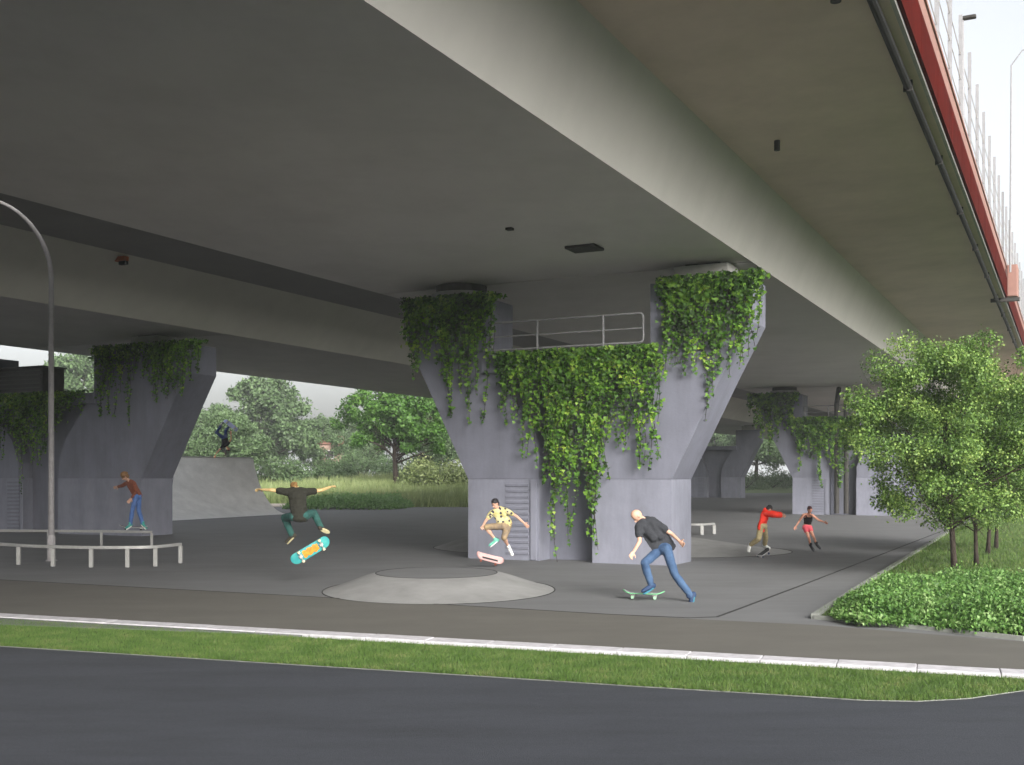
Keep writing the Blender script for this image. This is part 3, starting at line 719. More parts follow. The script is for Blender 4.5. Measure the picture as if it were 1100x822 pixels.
# ================================================================== TREES
def limb_pts(a, b, bend, k=6):
    out = []
    off = Vector((random.uniform(-1, 1), random.uniform(-1, 1), random.uniform(-0.2, 0.6))) * bend
    for i in range(k + 1):
        u = i / k; out.append(a.lerp(b, u) + off * math.sin(math.pi * u))
    return out
def tree(name, x, y, z0, h, trunk_r, crown_c, crown_r, nclump, nleaf, leaf, lm, label, cat='tree', group=None, seed=1, limb_n=14, clump_r=0.32, flat=0.8, lean=0.0, tpl='quad', lowcut=-0.75):
    random.seed(seed); r = np.random.default_rng(seed)
    base = Vector((x, y, z0)); t = thing(name, base, label, cat, group)
    C = base + Vector(crown_c); rx, ry, rz = crown_r
    # trunk
    top = base + Vector((lean * h + crown_c[0] * 0.7, crown_c[1] * 0.7, h * 0.8))
    tp = limb_pts(base - Vector((0, 0, 0.05)), top, 0.02 * h, 8)
    mb = MB().tube(tp, [trunk_r * (1.25 if i == 0 else 1) * (1 - 0.8 * i / 8) for i in range(9)], 9)
    mb.build('trunk', M['bark'], t, smooth=True)
    # clump centres
    cl = []
    while len(cl) < nclump:
        v = Vector(r.normal(size=3)).normalized() * (r.random() ** 0.38)
        if v.z < lowcut: continue
        w_ = 1 + 0.18 * math.sin(v.x * 5 + seed) * math.cos(v.y * 4 + seed * 2)
        c = Vector((v.x * rx * w_, v.y * ry * w_, v.z * rz * (1 - 0.12 * abs(v.x))))
        cl.append(C + c)
    limbs = MB()
    order = sorted(cl, key=lambda c: -(c - C).length)[:limb_n * 3]
    for c in order[::3][:limb_n] + random.sample(cl, min(len(cl), limb_n)):
        u = min(0.97, max(0.25, (c.z - z0) / (h * 0.8) * 0.62))
        i = u * 8; a = tp[int(i)].lerp(tp[min(8, int(i) + 1)], i - int(i))
        rr_ = trunk_r * 0.45 * (1 - u * 0.6)
        lp_ = limb_pts(a, c, 0.05 * h, 5)
        limbs.tube(lp_, [rr_ * (1 - 0.85 * q / 5) for q in range(6)], 5, caps=False)
        for _ in range(2):
            b = lp_[3] + Vector(r.normal(size=3)) * rx * 0.3
            limbs.tube(limb_pts(lp_[2], b, 0.02 * h, 3), [rr_ * 0.5, rr_ * 0.35, rr_ * 0.2, rr_ * 0.08], 4, caps=False)
    limbs.build('limbs', M['bark'], t)
    cr_ = np.array([[c.x, c.y, c.z] for c in cl])
    wts = r.uniform(0.4, 1.4, len(cl)); wts /= wts.sum()
    idx = r.choice(len(cl), nleaf, p=wts)
    rad = r.uniform(0.7, 1.25, len(cl)) * clump_r * min(rx, rz)
    dv = rdir(nleaf) * (r.random(nleaf) ** 0.45)[:, None]
    dv[:, 2] *= flat
    P = cr_[idx] + dv * rad[idx][:, None]
    # a light scatter of loose leaves
    k = nleaf // 30
    P[:k] += r.normal(0, 0.045 * rx, (k, 3))
    N = dv * 1.2 + np.array([0, 0, 0.55]) + r.normal(0, .55, (nleaf, 3))
    D = r.normal(0, 1, (nleaf, 3)) + np.array([0, 0, -0.35]) + dv * 0.8
    leaves('crown', P, D, N, r.uniform(0.7, 1.3, nleaf) * leaf, lm, t, tpl, kind='stuff')
    return t
# right hand row of young trees on the lawn
gt = G(1026, 622)
t1 = tree('young_tree', gt.x, gt.y, 0.04, 5.9, 0.078, (-0.05, 0.0, 3.7), (2.6, 2.35, 2.55), 230, 100000, 0.066, L_near, 'full green young tree on the lawn, nearest of the row of four', group='row of young trees on the lawn', seed=21, clump_r=0.17, lowcut=-0.9)
labs = ['second young tree of the row, just right of the nearest trunk', 'third young tree of the row, thin trunk further back on the lawn', 'last and smallest young tree of the row on the lawn']
for i, (px, py, sc_, rot) in enumerate([(1049, 609.5, 0.80, 70), (1061, 597, 0.84, 160), (1070, 591.5, 0.88, 250)]):
    g = G(px, py); c = copy_tree(t1); c.location = (g.x, g.y, 0.04); c.rotation_euler = (0, 0, R(rot)); c.scale = (sc_,) * 3; c['label'] = labs[i]
# maple in the meadow behind the ground cover patch
z = rise(-14, 132)
tree('maple_tree', PT(426, 520, 132).x, 132, z, 13.0, 0.36, (0.1, 0, 8.3), (7.0, 6.2, 5.6), 110, 26000, 0.36, L_mid, 'bright green broad maple standing alone in the meadow, left of the nearest pier', seed=31, clump_r=0.17, lowcut=-0.7)
# background trees
far = [(0, 203, 150, 11.5, 5.5, 'tall pale green tree seen just right of the left edge pier'),
       (0, 288, 168, 15.2, 7.6, 'large rounded grey green tree above the quarter pipe'),
       (0, 346, 172, 9.5, 4.6, 'smaller dull green tree between the big round tree and the maple'),
       (0, 385, 200, 12, 5.5, 'green tree directly behind the maple'),
       (0, 470, 150, 10.3, 4.0, 'leafy green tree against the left side of the nearest pier'),
       (0, 88, 150, 17, 7, 'tree seen through the gap between the left edge pier arms'),
       (0, 20, 150, 14, 8, 'tree at the far left under the second viaduct'),
       (0, 242, 128, 8.5, 4.5, 'low bushy tree right of the handstand skater'),
       (0, 812, 250, 16, 9, 'distant tree seen in the gap between the two far piers'),
       (0, 770, 260, 19, 10, 'distant tree behind the dark far pier'),
       (0, 1010, 230, 17, 9, 'distant tree behind the lower right of the near tree'),
       (0, 1085, 190, 13, 9, 'distant tree at the right edge behind the row of young trees')]
bases = {}
for k, (_, px, Y, h, rr_, lab) in enumerate(far):
    x = (px - PX0) / FOC * Y; zz = rise(x, Y) - 0.1
    v = k % 3
    if v not in bases:
        o = tree('field_tree', x, Y, zz, 16.0, 0.4, (0, 0, 9.2), (8.0, 7.5, 7.6), 120, 24000, 0.55, L_far, lab, group='trees beyond the meadow', seed=41 + v, clump_r=0.2, lowcut=-0.95)
        bases[v] = o
        o.scale = (rr_ / 8.0, rr_ / 8.0, h / 16.0)
    else:
        o = copy_tree(bases[v]); o.location = (x, Y, zz); o['label'] = lab
        o.scale = (rr_ / 8.0, rr_ / 8.0, h / 16.0); o.rotation_euler = (0, 0, k * 1.3)
# bushes along the meadow edge
def bush(x, y, z, rx, ry, h, n, leaf, m, label, seed, name='bush', cat='bush', group=None):
    r = np.random.default_rng(seed)
    t = thing(name, (x, y, z), label, cat, group)
    st = MB()
    for k in range(9):
        a = k * 0.7; st.tube([Vector((x, y, z)), Vector((x + rx * 0.5 * math.cos(a), y + ry * 0.5 * math.sin(a), z + h * 0.75))], [0.05, 0.015], 5)
    st.build('stems', M['bark'], t)
    nc = 26
    c = r.uniform(-1, 1, (nc, 3)); c[:, 2] = np.abs(c[:, 2]) * 0.75
    nrm = np.linalg.norm(c, axis=1); c /= np.maximum(1, nrm)[:, None]
    idx = r.integers(0, nc, n); dv = rdir(n) * (r.random(n) ** .5)[:, None]
    P = (c[idx] * 0.78 + dv * 0.28) * np.array([rx, ry, h]) + np.array([x, y, z])
    P[:, 2] = np.maximum(P[:, 2], z + 0.05)
    leaves('foliage', P, r.normal(0, 1, (n, 3)), dv + np.array([0, 0, .6]) + r.normal(0, .4, (n, 3)), r.uniform(.7, 1.3, n) * leaf, m, t, kind='stuff')
    return t
bl_defs = [(325, 140, 4.5, 4.2, 'dark low bush at the foot of the round grey green tree'), (360, 145, 3.5, 3.2, 'dark low bush left of the maple trunk'),
           (470, 128, 5.5, 5.2, 'pale green bush against the left side of the nearest pier'), (455, 140, 4, 3.6, 'dark green bush right of the maple trunk'), (290, 135, 5, 4.8, 'dark bush behind the right edge of the quarter pipe'),
           (215, 130, 5, 5.5, 'green bush behind the left end of the quarter pipe'), (830, 205, 8, 4.5, 'dark hedge bush in the gap between the far piers'), (800, 200, 8, 4.5, 'dark hedge bush beside the dark far pier'),
           (960, 125, 6, 3.5, 'low bush behind the pinkish bank, left of the near trunk'), (1060, 125, 7, 3.5, 'low bush behind the row of young trees'),
           (388, 165, 6.5, 6.0, 'dull green bush filling the gap left of the maple trunk'), (438, 168, 7, 5.5, 'dull green bush filling the gap right of the maple trunk')]
for k, (px, Y, rx_, h, lab) in enumerate(bl_defs):
    x = (px - PX0) / FOC * Y
    bush(x, Y, rise(x, Y) - 0.1, rx_, rx_ * 0.7, h, 3800, 0.34, L_field if 'pale' in lab else L_far, lab, 60 + k, group='bushes along the meadow')

# ------------------------------------------------------------------ grass, ground cover, meadow
def inpoly(X, Y, poly):
    c = np.zeros(len(X), bool); n = len(poly)
    for i in range(n):
        x1, y1 = poly[i]; x2, y2 = poly[(i + 1) % n]
        cond = ((y1 > Y) != (y2 > Y)) & (X < (x2 - x1) * (Y - y1) / (y2 - y1 + 1e-12) + x1)
        c ^= cond
    return c
def scatter(poly, n, r):
    xs_ = [p[0] for p in poly]; ys_ = [p[1] for p in poly]
    X = r.uniform(min(xs_), max(xs_), n * 4); Y = r.uniform(min(ys_), max(ys_), n * 4)
    k = inpoly(X, Y, poly); return X[k][:n], Y[k][:n]
r = np.random.default_rng(5)
vg = [linek(0), linek(0.5), linek(0.97)] + [(p[0], p[1] - 0.07) for p in vb[::-1]]
X, Y = scatter(vg, 150000, r)
n = len(X)
P = np.stack([X, Y, np.full(n, -0.035)], 1)
D = np.stack([r.normal(0, .6, n), r.normal(0, .45, n), np.ones(n)], 1)
leaves('verge_grass', P, D, np.stack([r.normal(0, 1, n), r.normal(-0.4, 1, n), np.zeros(n) + .2], 1), r.uniform(.04, .075, n), L_grass, None, 'blade', kind='stuff', label='short green grass on the verge between the white kerb and the road', cat='grass')
# lawn
ln = [lawn_front_l, lawn_top, (lawn_top[0] + 14, lawn_top[1] + 28), (44, 76), (30, 50), (17, 30), (11, 17), g2(1200, 696), g2(1100, 687.5)]
X, Y = scatter(ln, 150000, r); n = len(X)
keep = r.random(n) < np.clip(30.0 / Y, 0.25, 1); X = X[keep]; Y = Y[keep]; n = len(X)
P = np.stack([X, Y, np.full(n, 0.03)], 1)
D = np.stack([r.normal(0, .4, n), r.normal(0, .4, n), np.ones(n)], 1)
leaves('lawn_grass', P, D, np.stack([r.normal(0, 1, n), r.normal(-0.4, 1, n), np.zeros(n) + .2], 1), r.uniform(.08, .15, n), L_grass, None, 'blade', kind='stuff', label='mown green grass of the lawn under the young trees', cat='grass')
# meadow
mp_ = [(-60, 93), (3.5, 93), (6, 120), (6, 150), (-70, 150)]
X, Y = scatter(mp_, 60000, r); n = len(X)
tr_ = (X > -38) & (X < -12) & (Y < 103) & (Y > 90)
X = X[~tr_]; Y = Y[~tr_]; n = len(X)
Z = np.array([rise(a, b) for a, b in zip(X, Y)]) - 0.05
P = np.stack([X, Y, Z], 1)
D = np.stack([r.normal(0, .35, n), r.normal(0, .35, n), np.ones(n)], 1)
leaves('meadow_grass', P, D, np.stack([r.normal(0, 1, n), r.normal(-0.6, 1, n), np.zeros(n) + .2], 1), r.uniform(.7, 1.5, n), L_field, None, 'blade', kind='stuff', label='tall pale meadow grass beyond the plaza', cat='grass')
# ground cover bed in front of the trees
def groundcover(poly, n, leaf, h, label, zfun, m, seed, name='ground_cover'):
    r = np.random.default_rng(seed)
    X, Y = scatter(poly, n, r); n = len(X)
    hh = h * (0.72 + 0.2 * np.sin(X * 2.1 + 1.3 * np.sin(Y * 1.7)) * np.cos(Y * 2.6) + 0.2 * np.sin(X * 7.3 + 2 * np.sin(Y * 5.1)) * np.cos(Y * 8.3 + X) + 0.12 * r.normal(size=n))
    # lower towards the border
    dmin = np.full(n, 9.0)
    for i in range(len(poly)):
        a = np.array(poly[i]); b = np.array(poly[(i + 1) % len(poly)]); ab = b - a
        tt = np.clip(((X - a[0]) * ab[0] + (Y - a[1]) * ab[1]) / (ab @ ab), 0, 1)
        dmin = np.minimum(dmin, np.hypot(X - a[0] - tt * ab[0], Y - a[1] - tt * ab[1]))
    hh = hh * np.clip(0.25 + dmin / (h * 1.6), 0, 1)
    Z = np.array([zfun(a, b) for a, b in zip(X, Y)]) + hh * np.sqrt(r.uniform(0.05, 1, n))
    P = np.stack([X, Y, Z], 1)
    return leaves(name, P, r.normal(0, 1, (n, 3)) + np.array([0, 0, .3]), r.normal(0, .7, (n, 3)) + np.array([0, 0, 1]), r.uniform(.6, 1.3, n) * leaf, m, None, 'quad', kind='stuff', label=label, cat='plants')
gcp = [g2(893, 668), g2(900, 652), g2(925, 642), g2(985, 634), g2(1060, 632), g2(1130, 634), g2(1160, 650), g2(1160, 690), g2(1100, 686), g2(1040, 683), g2(985, 676), g2(925, 675)]
groundcover(gcp, 95000, 0.065, 0.46, 'bushy green ground cover bed in front of the young trees', lambda a, b: 0.04, L_bed, 3)
gcf = [(-17.6, 85), (-9.2, 83.5), (-8.0, 90), (-9, 100), (-17, 100)]
L_bed2 = leafmat('bed_leaf_far', [(0.10, 0.20, 0.06), (0.18, 0.32, 0.11), (0.30, 0.46, 0.20)], patch=0.8, trans=0.3)
groundcover(gcf, 16000, 0.22, 1.0, 'low patch of leafy ground cover below the maple', lambda a, b: 0, L_bed2, 4)

# little brick house far behind the meadow
hx = (357 - PX0) / FOC * 172; hz = rise(hx, 172)
ho_ = thing('house', (hx, 172, hz), 'small pinkish brick house glimpsed between the far trees', 'house')
Mb = mat('pink_brick', (0.30, 0.21, 0.17), 0.9, var=0.12, scale=4); Mr = mat('roof_tiles', (0.24, 0.12, 0.09), 0.9, var=0.2, scale=5)
MB().box(hx - 1.7, hx + 1.7, 170, 174, hz, 7.4).build('wall', Mb, ho_)
MB().add([(hx - 2, 169.7, 7.4), (hx + 2, 169.7, 7.4), (hx + 2, 174.3, 7.4), (hx - 2, 174.3, 7.4), (hx - 1.8, 172, 8.7), (hx + 1.8, 172, 8.7)],
         [(0, 1, 5, 4), (2, 3, 4, 5), (0, 4, 3), (1, 2, 5), (3, 2, 1, 0)]).build('roof', Mr, ho_)
wf = MB().box(hx - .6, hx + .6, 169.93, 169.998, 5.2, 6.5).build('window', M['kerb'], ho_)
MB().box(hx - .5, hx + .5, 169.9, 169.928, 5.3, 6.4).build('pane', M['dark'], wf)

# ================================================================== SKATEBOARDS
def skateboard(c, fwd, up, L, Wd, mats, label, kick=0.06):
    """c: centre of the deck; fwd/up unit-ish vectors"""
    f = Vector(fwd).normalized(); u = Vector(up); u = (u - f * u.dot(f)).normalized(); s_ = f.cross(u)
    t = thing('skateboard', c, label, 'skateboard')
    def P(a, b, h): return Vector(c) + f * a + s_ * b + u * h
    n = 26; rows = []
    def half(a):
        e = L / 2; rr_ = Wd / 2
        x = abs(a)
        if x > e - rr_: return math.sqrt(max(0, rr_ ** 2 - (x - (e - rr_)) ** 2))
        return rr_
    def hgt(a):
        x = abs(a) - L * 0.31
        return kick * (max(0, x) / (L * 0.19)) ** 1.4
    th = 0.014
    def lay(h0, shrink=1.0):
        vs = []
        for i in range(n + 1):
            a = -L / 2 + L * (0.5 - 0.5 * math.cos(math.pi * i / n)); w_ = max(half(a) * shrink, 0.004)
            a *= shrink if shrink < 1 else 1
            for k in range(5): vs.append(P(a, w_ * (k / 2 - 1), hgt(a) + h0 + 0.012 * (abs(k / 2 - 1)) ** 2))
        return vs
    def closed(h0, h1, shrink=1.0):
        v = lay(h0, shrink) + lay(h1, shrink); m_ = (n + 1) * 5; fs = []
        for i in range(n):
            for k in range(4):
                q = i * 5 + k; fs.append((q, q + 1, q + 6, q + 5)); fs.append((m_ + q, m_ + q + 5, m_ + q + 6, m_ + q + 1))
            for k in (0, 4):
                q = i * 5 + k; fs.append((q, q + 5, m_ + q + 5, m_ + q) if k == 0 else (q, m_ + q, m_ + q + 5, q + 5))
        for i in (0, n):
            for k in range(4):
                q = i * 5 + k; fs.append((q, m_ + q, m_ + q + 1, q + 1))
        return v, fs
    v, fs = closed(0, th); mk('deck', v, fs, mats[0], t, smooth=False)
    v, fs = closed(th + .001, th + 0.004, 0.96); mk('grip_tape', v, fs, mats[1], t)
    for sg in (-1, 1):
        a = sg * L * 0.27
        mb = MB()
        mb.hexa([P(a - .035, -.03, -.055), P(a + .035, -.03, -.055), P(a + .035, .03, -.055), P(a - .035, .03, -.055), P(a - .05, -.04, -.001), P(a + .05, -.04, -.001), P(a + .05, .04, -.001), P(a - .05, .04, -.001)])
        mb.tube([P(a, -Wd * .48, -.058), P(a, Wd * .48, -.058)], 0.012, 8)
        tk = mb.build('truck', M['galv'], t)
        for b in (-1, 1):
            MB().tube([P(a, b * Wd * .36, -.058), P(a, b * Wd * .52, -.058)], 0.034, 14).build('wheel', mats[2], tk)
    return t, P, f, s_, u
def plain(name, c, rough=0.7, var=0.08, scale=14, **k): return mat(name, c, rough, var=var, scale=scale, **k)
grip = plain('black_grip', (0.03, 0.03, 0.032), 0.95)

# ================================================================== PEOPLE
def capsule(mb, a, b, ra, rb, n=14, m=4):
    a, b = Vector(a), Vector(b); d = b - a
    if d.length < 1e-5: d = Vector((0, 0, 1e-4)); b = a + d
    dn = d.normalized(); up = Vector((0, 0, 1)) if abs(dn.z) < .9 else Vector((1, 0, 0))
    x = dn.cross(up).normalized(); y = dn.cross(x)
    rows = []
    for i in range(m + 1): th = -math.pi / 2 + (math.pi / 2) * i / m; rows.append((a + dn * ra * math.sin(th), ra * math.cos(th)))
    for i in range(m + 1): th = (math.pi / 2) * i / m; rows.append((b + dn * rb * math.sin(th), rb * math.cos(th)))
    base = len(mb.v)
    for c, rr_ in rows:
        for k in range(n):
            t_ = 2 * math.pi * k / n; mb.v.append(c + (x * math.cos(t_) + y * math.sin(t_)) * max(rr_, 1e-4))
    R_ = len(rows)
    for i in range(R_ - 1):
        for k in range(n):
            k2 = (k + 1) % n; mb.f.append((base + i * n + k, base + i * n + k2, base + (i + 1) * n + k2, base + (i + 1) * n + k))
    mb.f.append(tuple(base + k for k in range(n - 1, -1, -1))); e = base + (R_ - 1) * n; mb.f.append(tuple(e + k for k in range(n)))
def ellip(mb, c, ax, n=16, m=10):
    """ellipsoid with three axis vectors"""
    c = Vector(c); base = len(mb.v)
    for i in range(m + 1):
        th = -math.pi / 2 + math.pi * i / m
        for k in range(n):
            p = 2 * math.pi * k / n
            cs = max(math.cos(th), 1e-3)
            mb.v.append(c + ax[0] * cs * math.cos(p) + ax[1] * cs * math.sin(p) + ax[2] * math.sin(th))
    for i in range(m):
        for k in range(n):
            k2 = (k + 1) % n; mb.f.append((base + i * n + k, base + i * n + k2, base + (i + 1) * n + k2, base + (i + 1) * n + k))
    mb.f.append(tuple(base + k for k in range(n - 1, -1, -1))); e = base + m * n; mb.f.append(tuple(e + k for k in range(n)))
def melt(name, mb, voxel, m, parent, smooth_it=4, wrinkle=0.0, **kw):
    """melt the overlapping shapes into one continuous skin"""
    o = mb.build(name, m, parent)
    rm = o.modifiers.new('remesh', 'REMESH'); rm.mode = 'VOXEL'; rm.voxel_size = voxel; rm.use_smooth_shade = True
    s_ = o.modifiers.new('smooth', 'SMOOTH'); s_.factor = 0.5; s_.iterations = smooth_it
    if wrinkle:
        tx = bpy.data.textures.get('folds') or bpy.data.textures.new('folds', 'CLOUDS'); tx.noise_scale = 0.13
        dm = o.modifiers.new('folds', 'DISPLACE'); dm.texture = tx; dm.strength = wrinkle; dm.mid_level = 0.5
    dg = bpy.context.evaluated_depsgraph_get(); dg.update()
    me = bpy.data.meshes.new_from_object(o.evaluated_get(dg))
    me.name = name
    old = o.data; o.modifiers.clear(); o.data = me; bpy.data.meshes.remove(old)
    if not me.materials: me.materials.append(m)
    me.polygons.foreach_set('use_smooth', [True] * len(me.polygons)); me.update()
    setp(o, **kw)
    return o
def solve(p, px, py, L, sgn):
    """joint on the line of sight through a survey pixel, at bone length L from p; sgn +1 = farther from the viewer"""
    e = Vector((0, 0, EYE)); dr_ = (PT(px, py, 1.0) - e).normalized()
    w_ = p - e; tc = w_.dot(dr_); q = e + dr_ * tc; h2 = L * L - (p - q).length_squared
    if h2 <= 0:
        v = q - p; return p + v.normalized() * min(v.length, L * 1.12) if v.length > L * 1.12 else q
    return e + dr_ * (tc + sgn * math.sqrt(h2))
def hand(mb, wrist, d, nrm, k, curl=0.5, rad=1.0):
    """palm and five separate, bent fingers"""
    d = Vector(d).normalized(); nrm = Vector(nrm); nrm = (nrm - d * nrm.dot(d)).normalized(); s_ = d.cross(nrm)
    k *= 1.0
    ellip(mb, wrist + d * 0.048 * k, [s_ * 0.042 * k, nrm * 0.018 * k, d * 0.055 * k], 10, 6)
    for i, (b, ln) in enumerate(((-0.030, .068), (-0.010, .080), (0.011, .076), (0.031, .060))):
        a = wrist + d * 0.088 * k + s_ * b * k; dd = (d + s_ * b * 3.2).normalized()
        p1 = a + (dd * math.cos(curl * .5) + nrm * math.sin(curl * .5)) * ln * .5 * k
        p2 = p1 + (dd * math.cos(curl * 1.3) + nrm * math.sin(curl * 1.3)) * ln * .5 * k
        capsule(mb, a - dd * 0.01, p1, .0105 * k * rad, .0095 * k * rad, 8, 2); capsule(mb, p1, p2, .0095 * k * rad, .008 * k * rad, 8, 2)
    a = wrist + d * 0.025 * k - s_ * 0.034 * k; p1 = a + (d * .6 - s_ * .75 + nrm * .25).normalized() * .038 * k; p2 = p1 + (d * .9 - s_ * .25 + nrm * .3).normalized() * .03 * k
    capsule(mb, a, p1, .013 * k, .011 * k, 8, 2); capsule(mb, p1, p2, .011 * k, .009 * k, 8, 2)
def person(label, k, Y, J, spec):
    """J: joints in survey pixels with a depth sign; chest is the root at depth Y"""
    ch = PT(*J['neck'][:2], Y)
    hip = solve(ch, *J['hip'][:2], 0.50 * k, J['hip'][2])
    ax = (ch - hip).normalized()
    sl_, sr_ = (solve(ch, *J[n_][:2], 0.19 * k, J[n_][2]) for n_ in ('shL', 'shR'))
    hl, hr = (solve(hip, *J[n_][:2], 0.10 * k, J[n_][2]) for n_ in ('hipL', 'hipR'))
    j = {}
    for s_, sh, hp in (('L', sl_, hl), ('R', sr_, hr)):
        j['el' + s_] = solve(sh, *J['el' + s_][:2], .29 * k, J['el' + s_][2])
        j['wr' + s_] = solve(j['el' + s_], *J['wr' + s_][:2], .25 * k, J['wr' + s_][2])
        j['kn' + s_] = solve(hp, *J['kn' + s_][:2], .43 * k, J['kn' + s_][2])
        j['an' + s_] = solve(j['kn' + s_], *J['an' + s_][:2], .42 * k, J['an' + s_][2])
        j['to' + s_] = solve(j['an' + s_], *J['to' + s_][:2], .19 * k, J['to' + s_][2])
    head = solve(ch, *J['head'][:2], .24 * k, J['head'][2])
    lowest = min([j['toL'].z, j['toR'].z]) 
    t = thing('person', spec.get('base', (ch.x, hip.y, max(0.0, lowest - 0.05))), label, 'person')
    lat = (sr_ - sl_).normalized(); fwd = lat.cross(ax); 
    if spec.get('front'):
        fv = Vector(spec['front'])
        fwd = (fv - ax * fv.dot(ax)).normalized()
    skin = spec['skin']
    b = MB()
    # torso and neck
    ellip(b, ch.lerp(hip, .30), [lat * .155 * k, fwd * .10 * k, ax * .20 * k])
    ellip(b, ch.lerp(hip, .88), [lat * .15 * k, fwd * .105 * k, ax * .14 * k])
    ellip(b, ch.lerp(hip, .60), [lat * .125 * k, fwd * .088 * k, ax * .18 * k])
    capsule(b, ch - ax * .03 * k, ch.lerp(head, .55), .055 * k, .05 * k)
    hup = (head - ch).normalized()
    if spec.get('hup'): hup = Vector(spec['hup']).normalized()
    hf = Vector(spec.get('face', fwd)); hf = (hf - hup * hf.dot(hup)).normalized(); hl_ = hup.cross(hf)
    hk = k * spec.get('headk', 1.0)
    ellip(b, head + hup * .02 * hk - hf * .01 * hk, [hl_ * .075 * hk, hf * .095 * hk, hup * .105 * hk])
    ellip(b, head - hup * .05 * hk + hf * .03 * hk, [hl_ * .055 * hk, hf * .06 * hk, hup * .065 * hk])
    ellip(b, head + hf * .098 * hk - hup * .012 * hk, [hl_ * .013 * hk, hf * .02 * hk, hup * .026 * hk], 8, 6)
    for s_ in (-1, 1):
        ellip(b, head + hl_ * s_ * .078 * hk - hup * .005 * hk, [hl_ * .012 * hk, hf * .02 * hk, hup * .032 * hk], 8, 6)
    for s_, sh, hp in (('L', sl_, hl), ('R', sr_, hr)):
        capsule(b, ch.lerp(sh, .4), sh, .05 * k, .052 * k)
        capsule(b, sh, j['el' + s_], .05 * k, .038 * k); capsule(b, j['el' + s_], j['wr' + s_], .038 * k, .026 * k)
        capsule(b, hp, j['kn' + s_], .078 * k, .052 * k); capsule(b, j['kn' + s_], j['an' + s_], .05 * k, .034 * k)
        m1 = j['kn' + s_].lerp(j['an' + s_], .32); ellip(b, m1, [lat * .05 * k, fwd * .05 * k, (j['an' + s_] - j['kn' + s_]).normalized() * .12 * k])
        capsule(b, j['an' + s_], j['to' + s_].lerp(j['an' + s_], .45), .03 * k, .022 * k)
        d_ = (j['wr' + s_] - j['el' + s_]).normalized()
        if spec.get('hd' + s_): d_ = Vector(spec['hd' + s_]).normalized()
        hand(b, j['wr' + s_], d_, spec.get('palm', Vector((0, -1, -.3))), k * spec.get('handk', 1.1), spec.get('curl', .5))
    melt('body', b, 0.0085 * k, skin, t, smooth_it=2)
    # eyes and mouth
    ey = MB(); 
    for s_ in (-1, 1): ellip(ey, head + hf * .088 * hk + hl_ * s_ * .03 * hk + hup * .012 * hk, [hl_ * .011 * hk, hf * .006 * hk, hup * .006 * hk], 8, 6)
    ey.build('eyes', grip, t, smooth=True)
    mo = MB(); ellip(mo, head + hf * .088 * hk - hup * .055 * hk, [hl_ * .022 * hk, hf * .006 * hk, hup * .006 * hk], 8, 6); mo.build('mouth', spec.get('lip', LIP), t, smooth=True)
    # hair
    if spec.get('hair'):
        h = MB()
        hm, style = spec['hair']
        vol = {'short': 1.0, 'mop': 1.13, 'bun': 0.99}[style]
        ellip(h, head + hup * .042 * hk - hf * .022 * hk, [hl_ * .083 * hk * vol, hf * .098 * hk * vol, hup * .095 * hk * vol])
        ellip(h, head - hup * .01 * hk - hf * .05 * hk, [hl_ * .076 * hk * vol, hf * .062 * hk * vol, hup * .085 * hk * vol])
        rr2 = np.random.default_rng(3)
        for _ in range(46 if style != 'bun' else 14):
            v = Vector(rr2.normal(size=3)).normalized()
            if v.dot(hf) > 0.35 and v.dot(hup) < 0.55: continue
            if v.dot(hup) < (-0.15 if style != 'mop' else -0.45): continue
            p = head + hup * .03 * hk - hf * .02 * hk + (hl_ * v.dot(hl_) * .08 + hf * v.dot(hf) * .095 + hup * v.dot(hup) * .10) * hk * vol
            capsule(h, p, p + (v * .3 - hup * .5).normalized() * .03 * hk, .016 * hk, .009 * hk, 7, 2)
        if style == 'bun': ellip(h, head + hup * .06 * hk - hf * .11 * hk, [hl_ * .035 * hk, hf * .035 * hk, hup * .035 * hk])
        melt('hair', h, 0.010 * k, hm, t, smooth_it=1)
    # top
    st = spec['top']; q = MB(); pad = st.get('pad', .012) * k
    ellip(q, ch.lerp(hip, .26), [lat * (.168 * k + pad), fwd * (.12 * k + pad), ax * .21 * k]); ellip(q, ch.lerp(hip, .42), [lat * (.16 * k + pad), fwd * (.122 * k + pad), ax * .21 * k])
    ellip(q, ch.lerp(hip, .55), [lat * (.152 * k + pad), fwd * (.108 * k + pad), ax * .22 * k])
    for sh in (sl_, sr_): capsule(q, ch.lerp(sh, .55) - ax * .03 * k, ch.lerp(hip, .6) + (sh - ch) * .35, .095 * k, .09 * k) if st['sleeve'] > 0 else None
    if st.get('hem', 1.0) > 0.8:
        hm_ = st.get('hem', 1.0)
        for u_ in (.62, .74, .86, .98, 1.1, 1.22):
            if u_ > hm_ + .02: break
            ellip(q, ch.lerp(hip, u_), [lat * (.158 * k + pad), fwd * (.118 * k + pad), ax * .10 * k])
    for s_, sh in (('L', sl_), ('R', sr_)):
        capsule(q, ch.lerp(sh, .35), sh, .062 * k + pad, .058 * k + pad)
        sv = st['sleeve']
        if sv > 0:
            e_ = sh.lerp(j['el' + s_], min(1, sv)); capsule(q, sh, e_, .058 * k + pad, .05 * k + pad)
            if sv > 1: capsule(q, j['el' + s_], j['el' + s_].lerp(j['wr' + s_], sv - 1), .046 * k + pad, .036 * k + pad)
    if st.get('hood'):
        ellip(q, ch.lerp(head, .35) - fwd * .07 * k, [lat * .12 * k, fwd * .08 * k, ax * .08 * k])
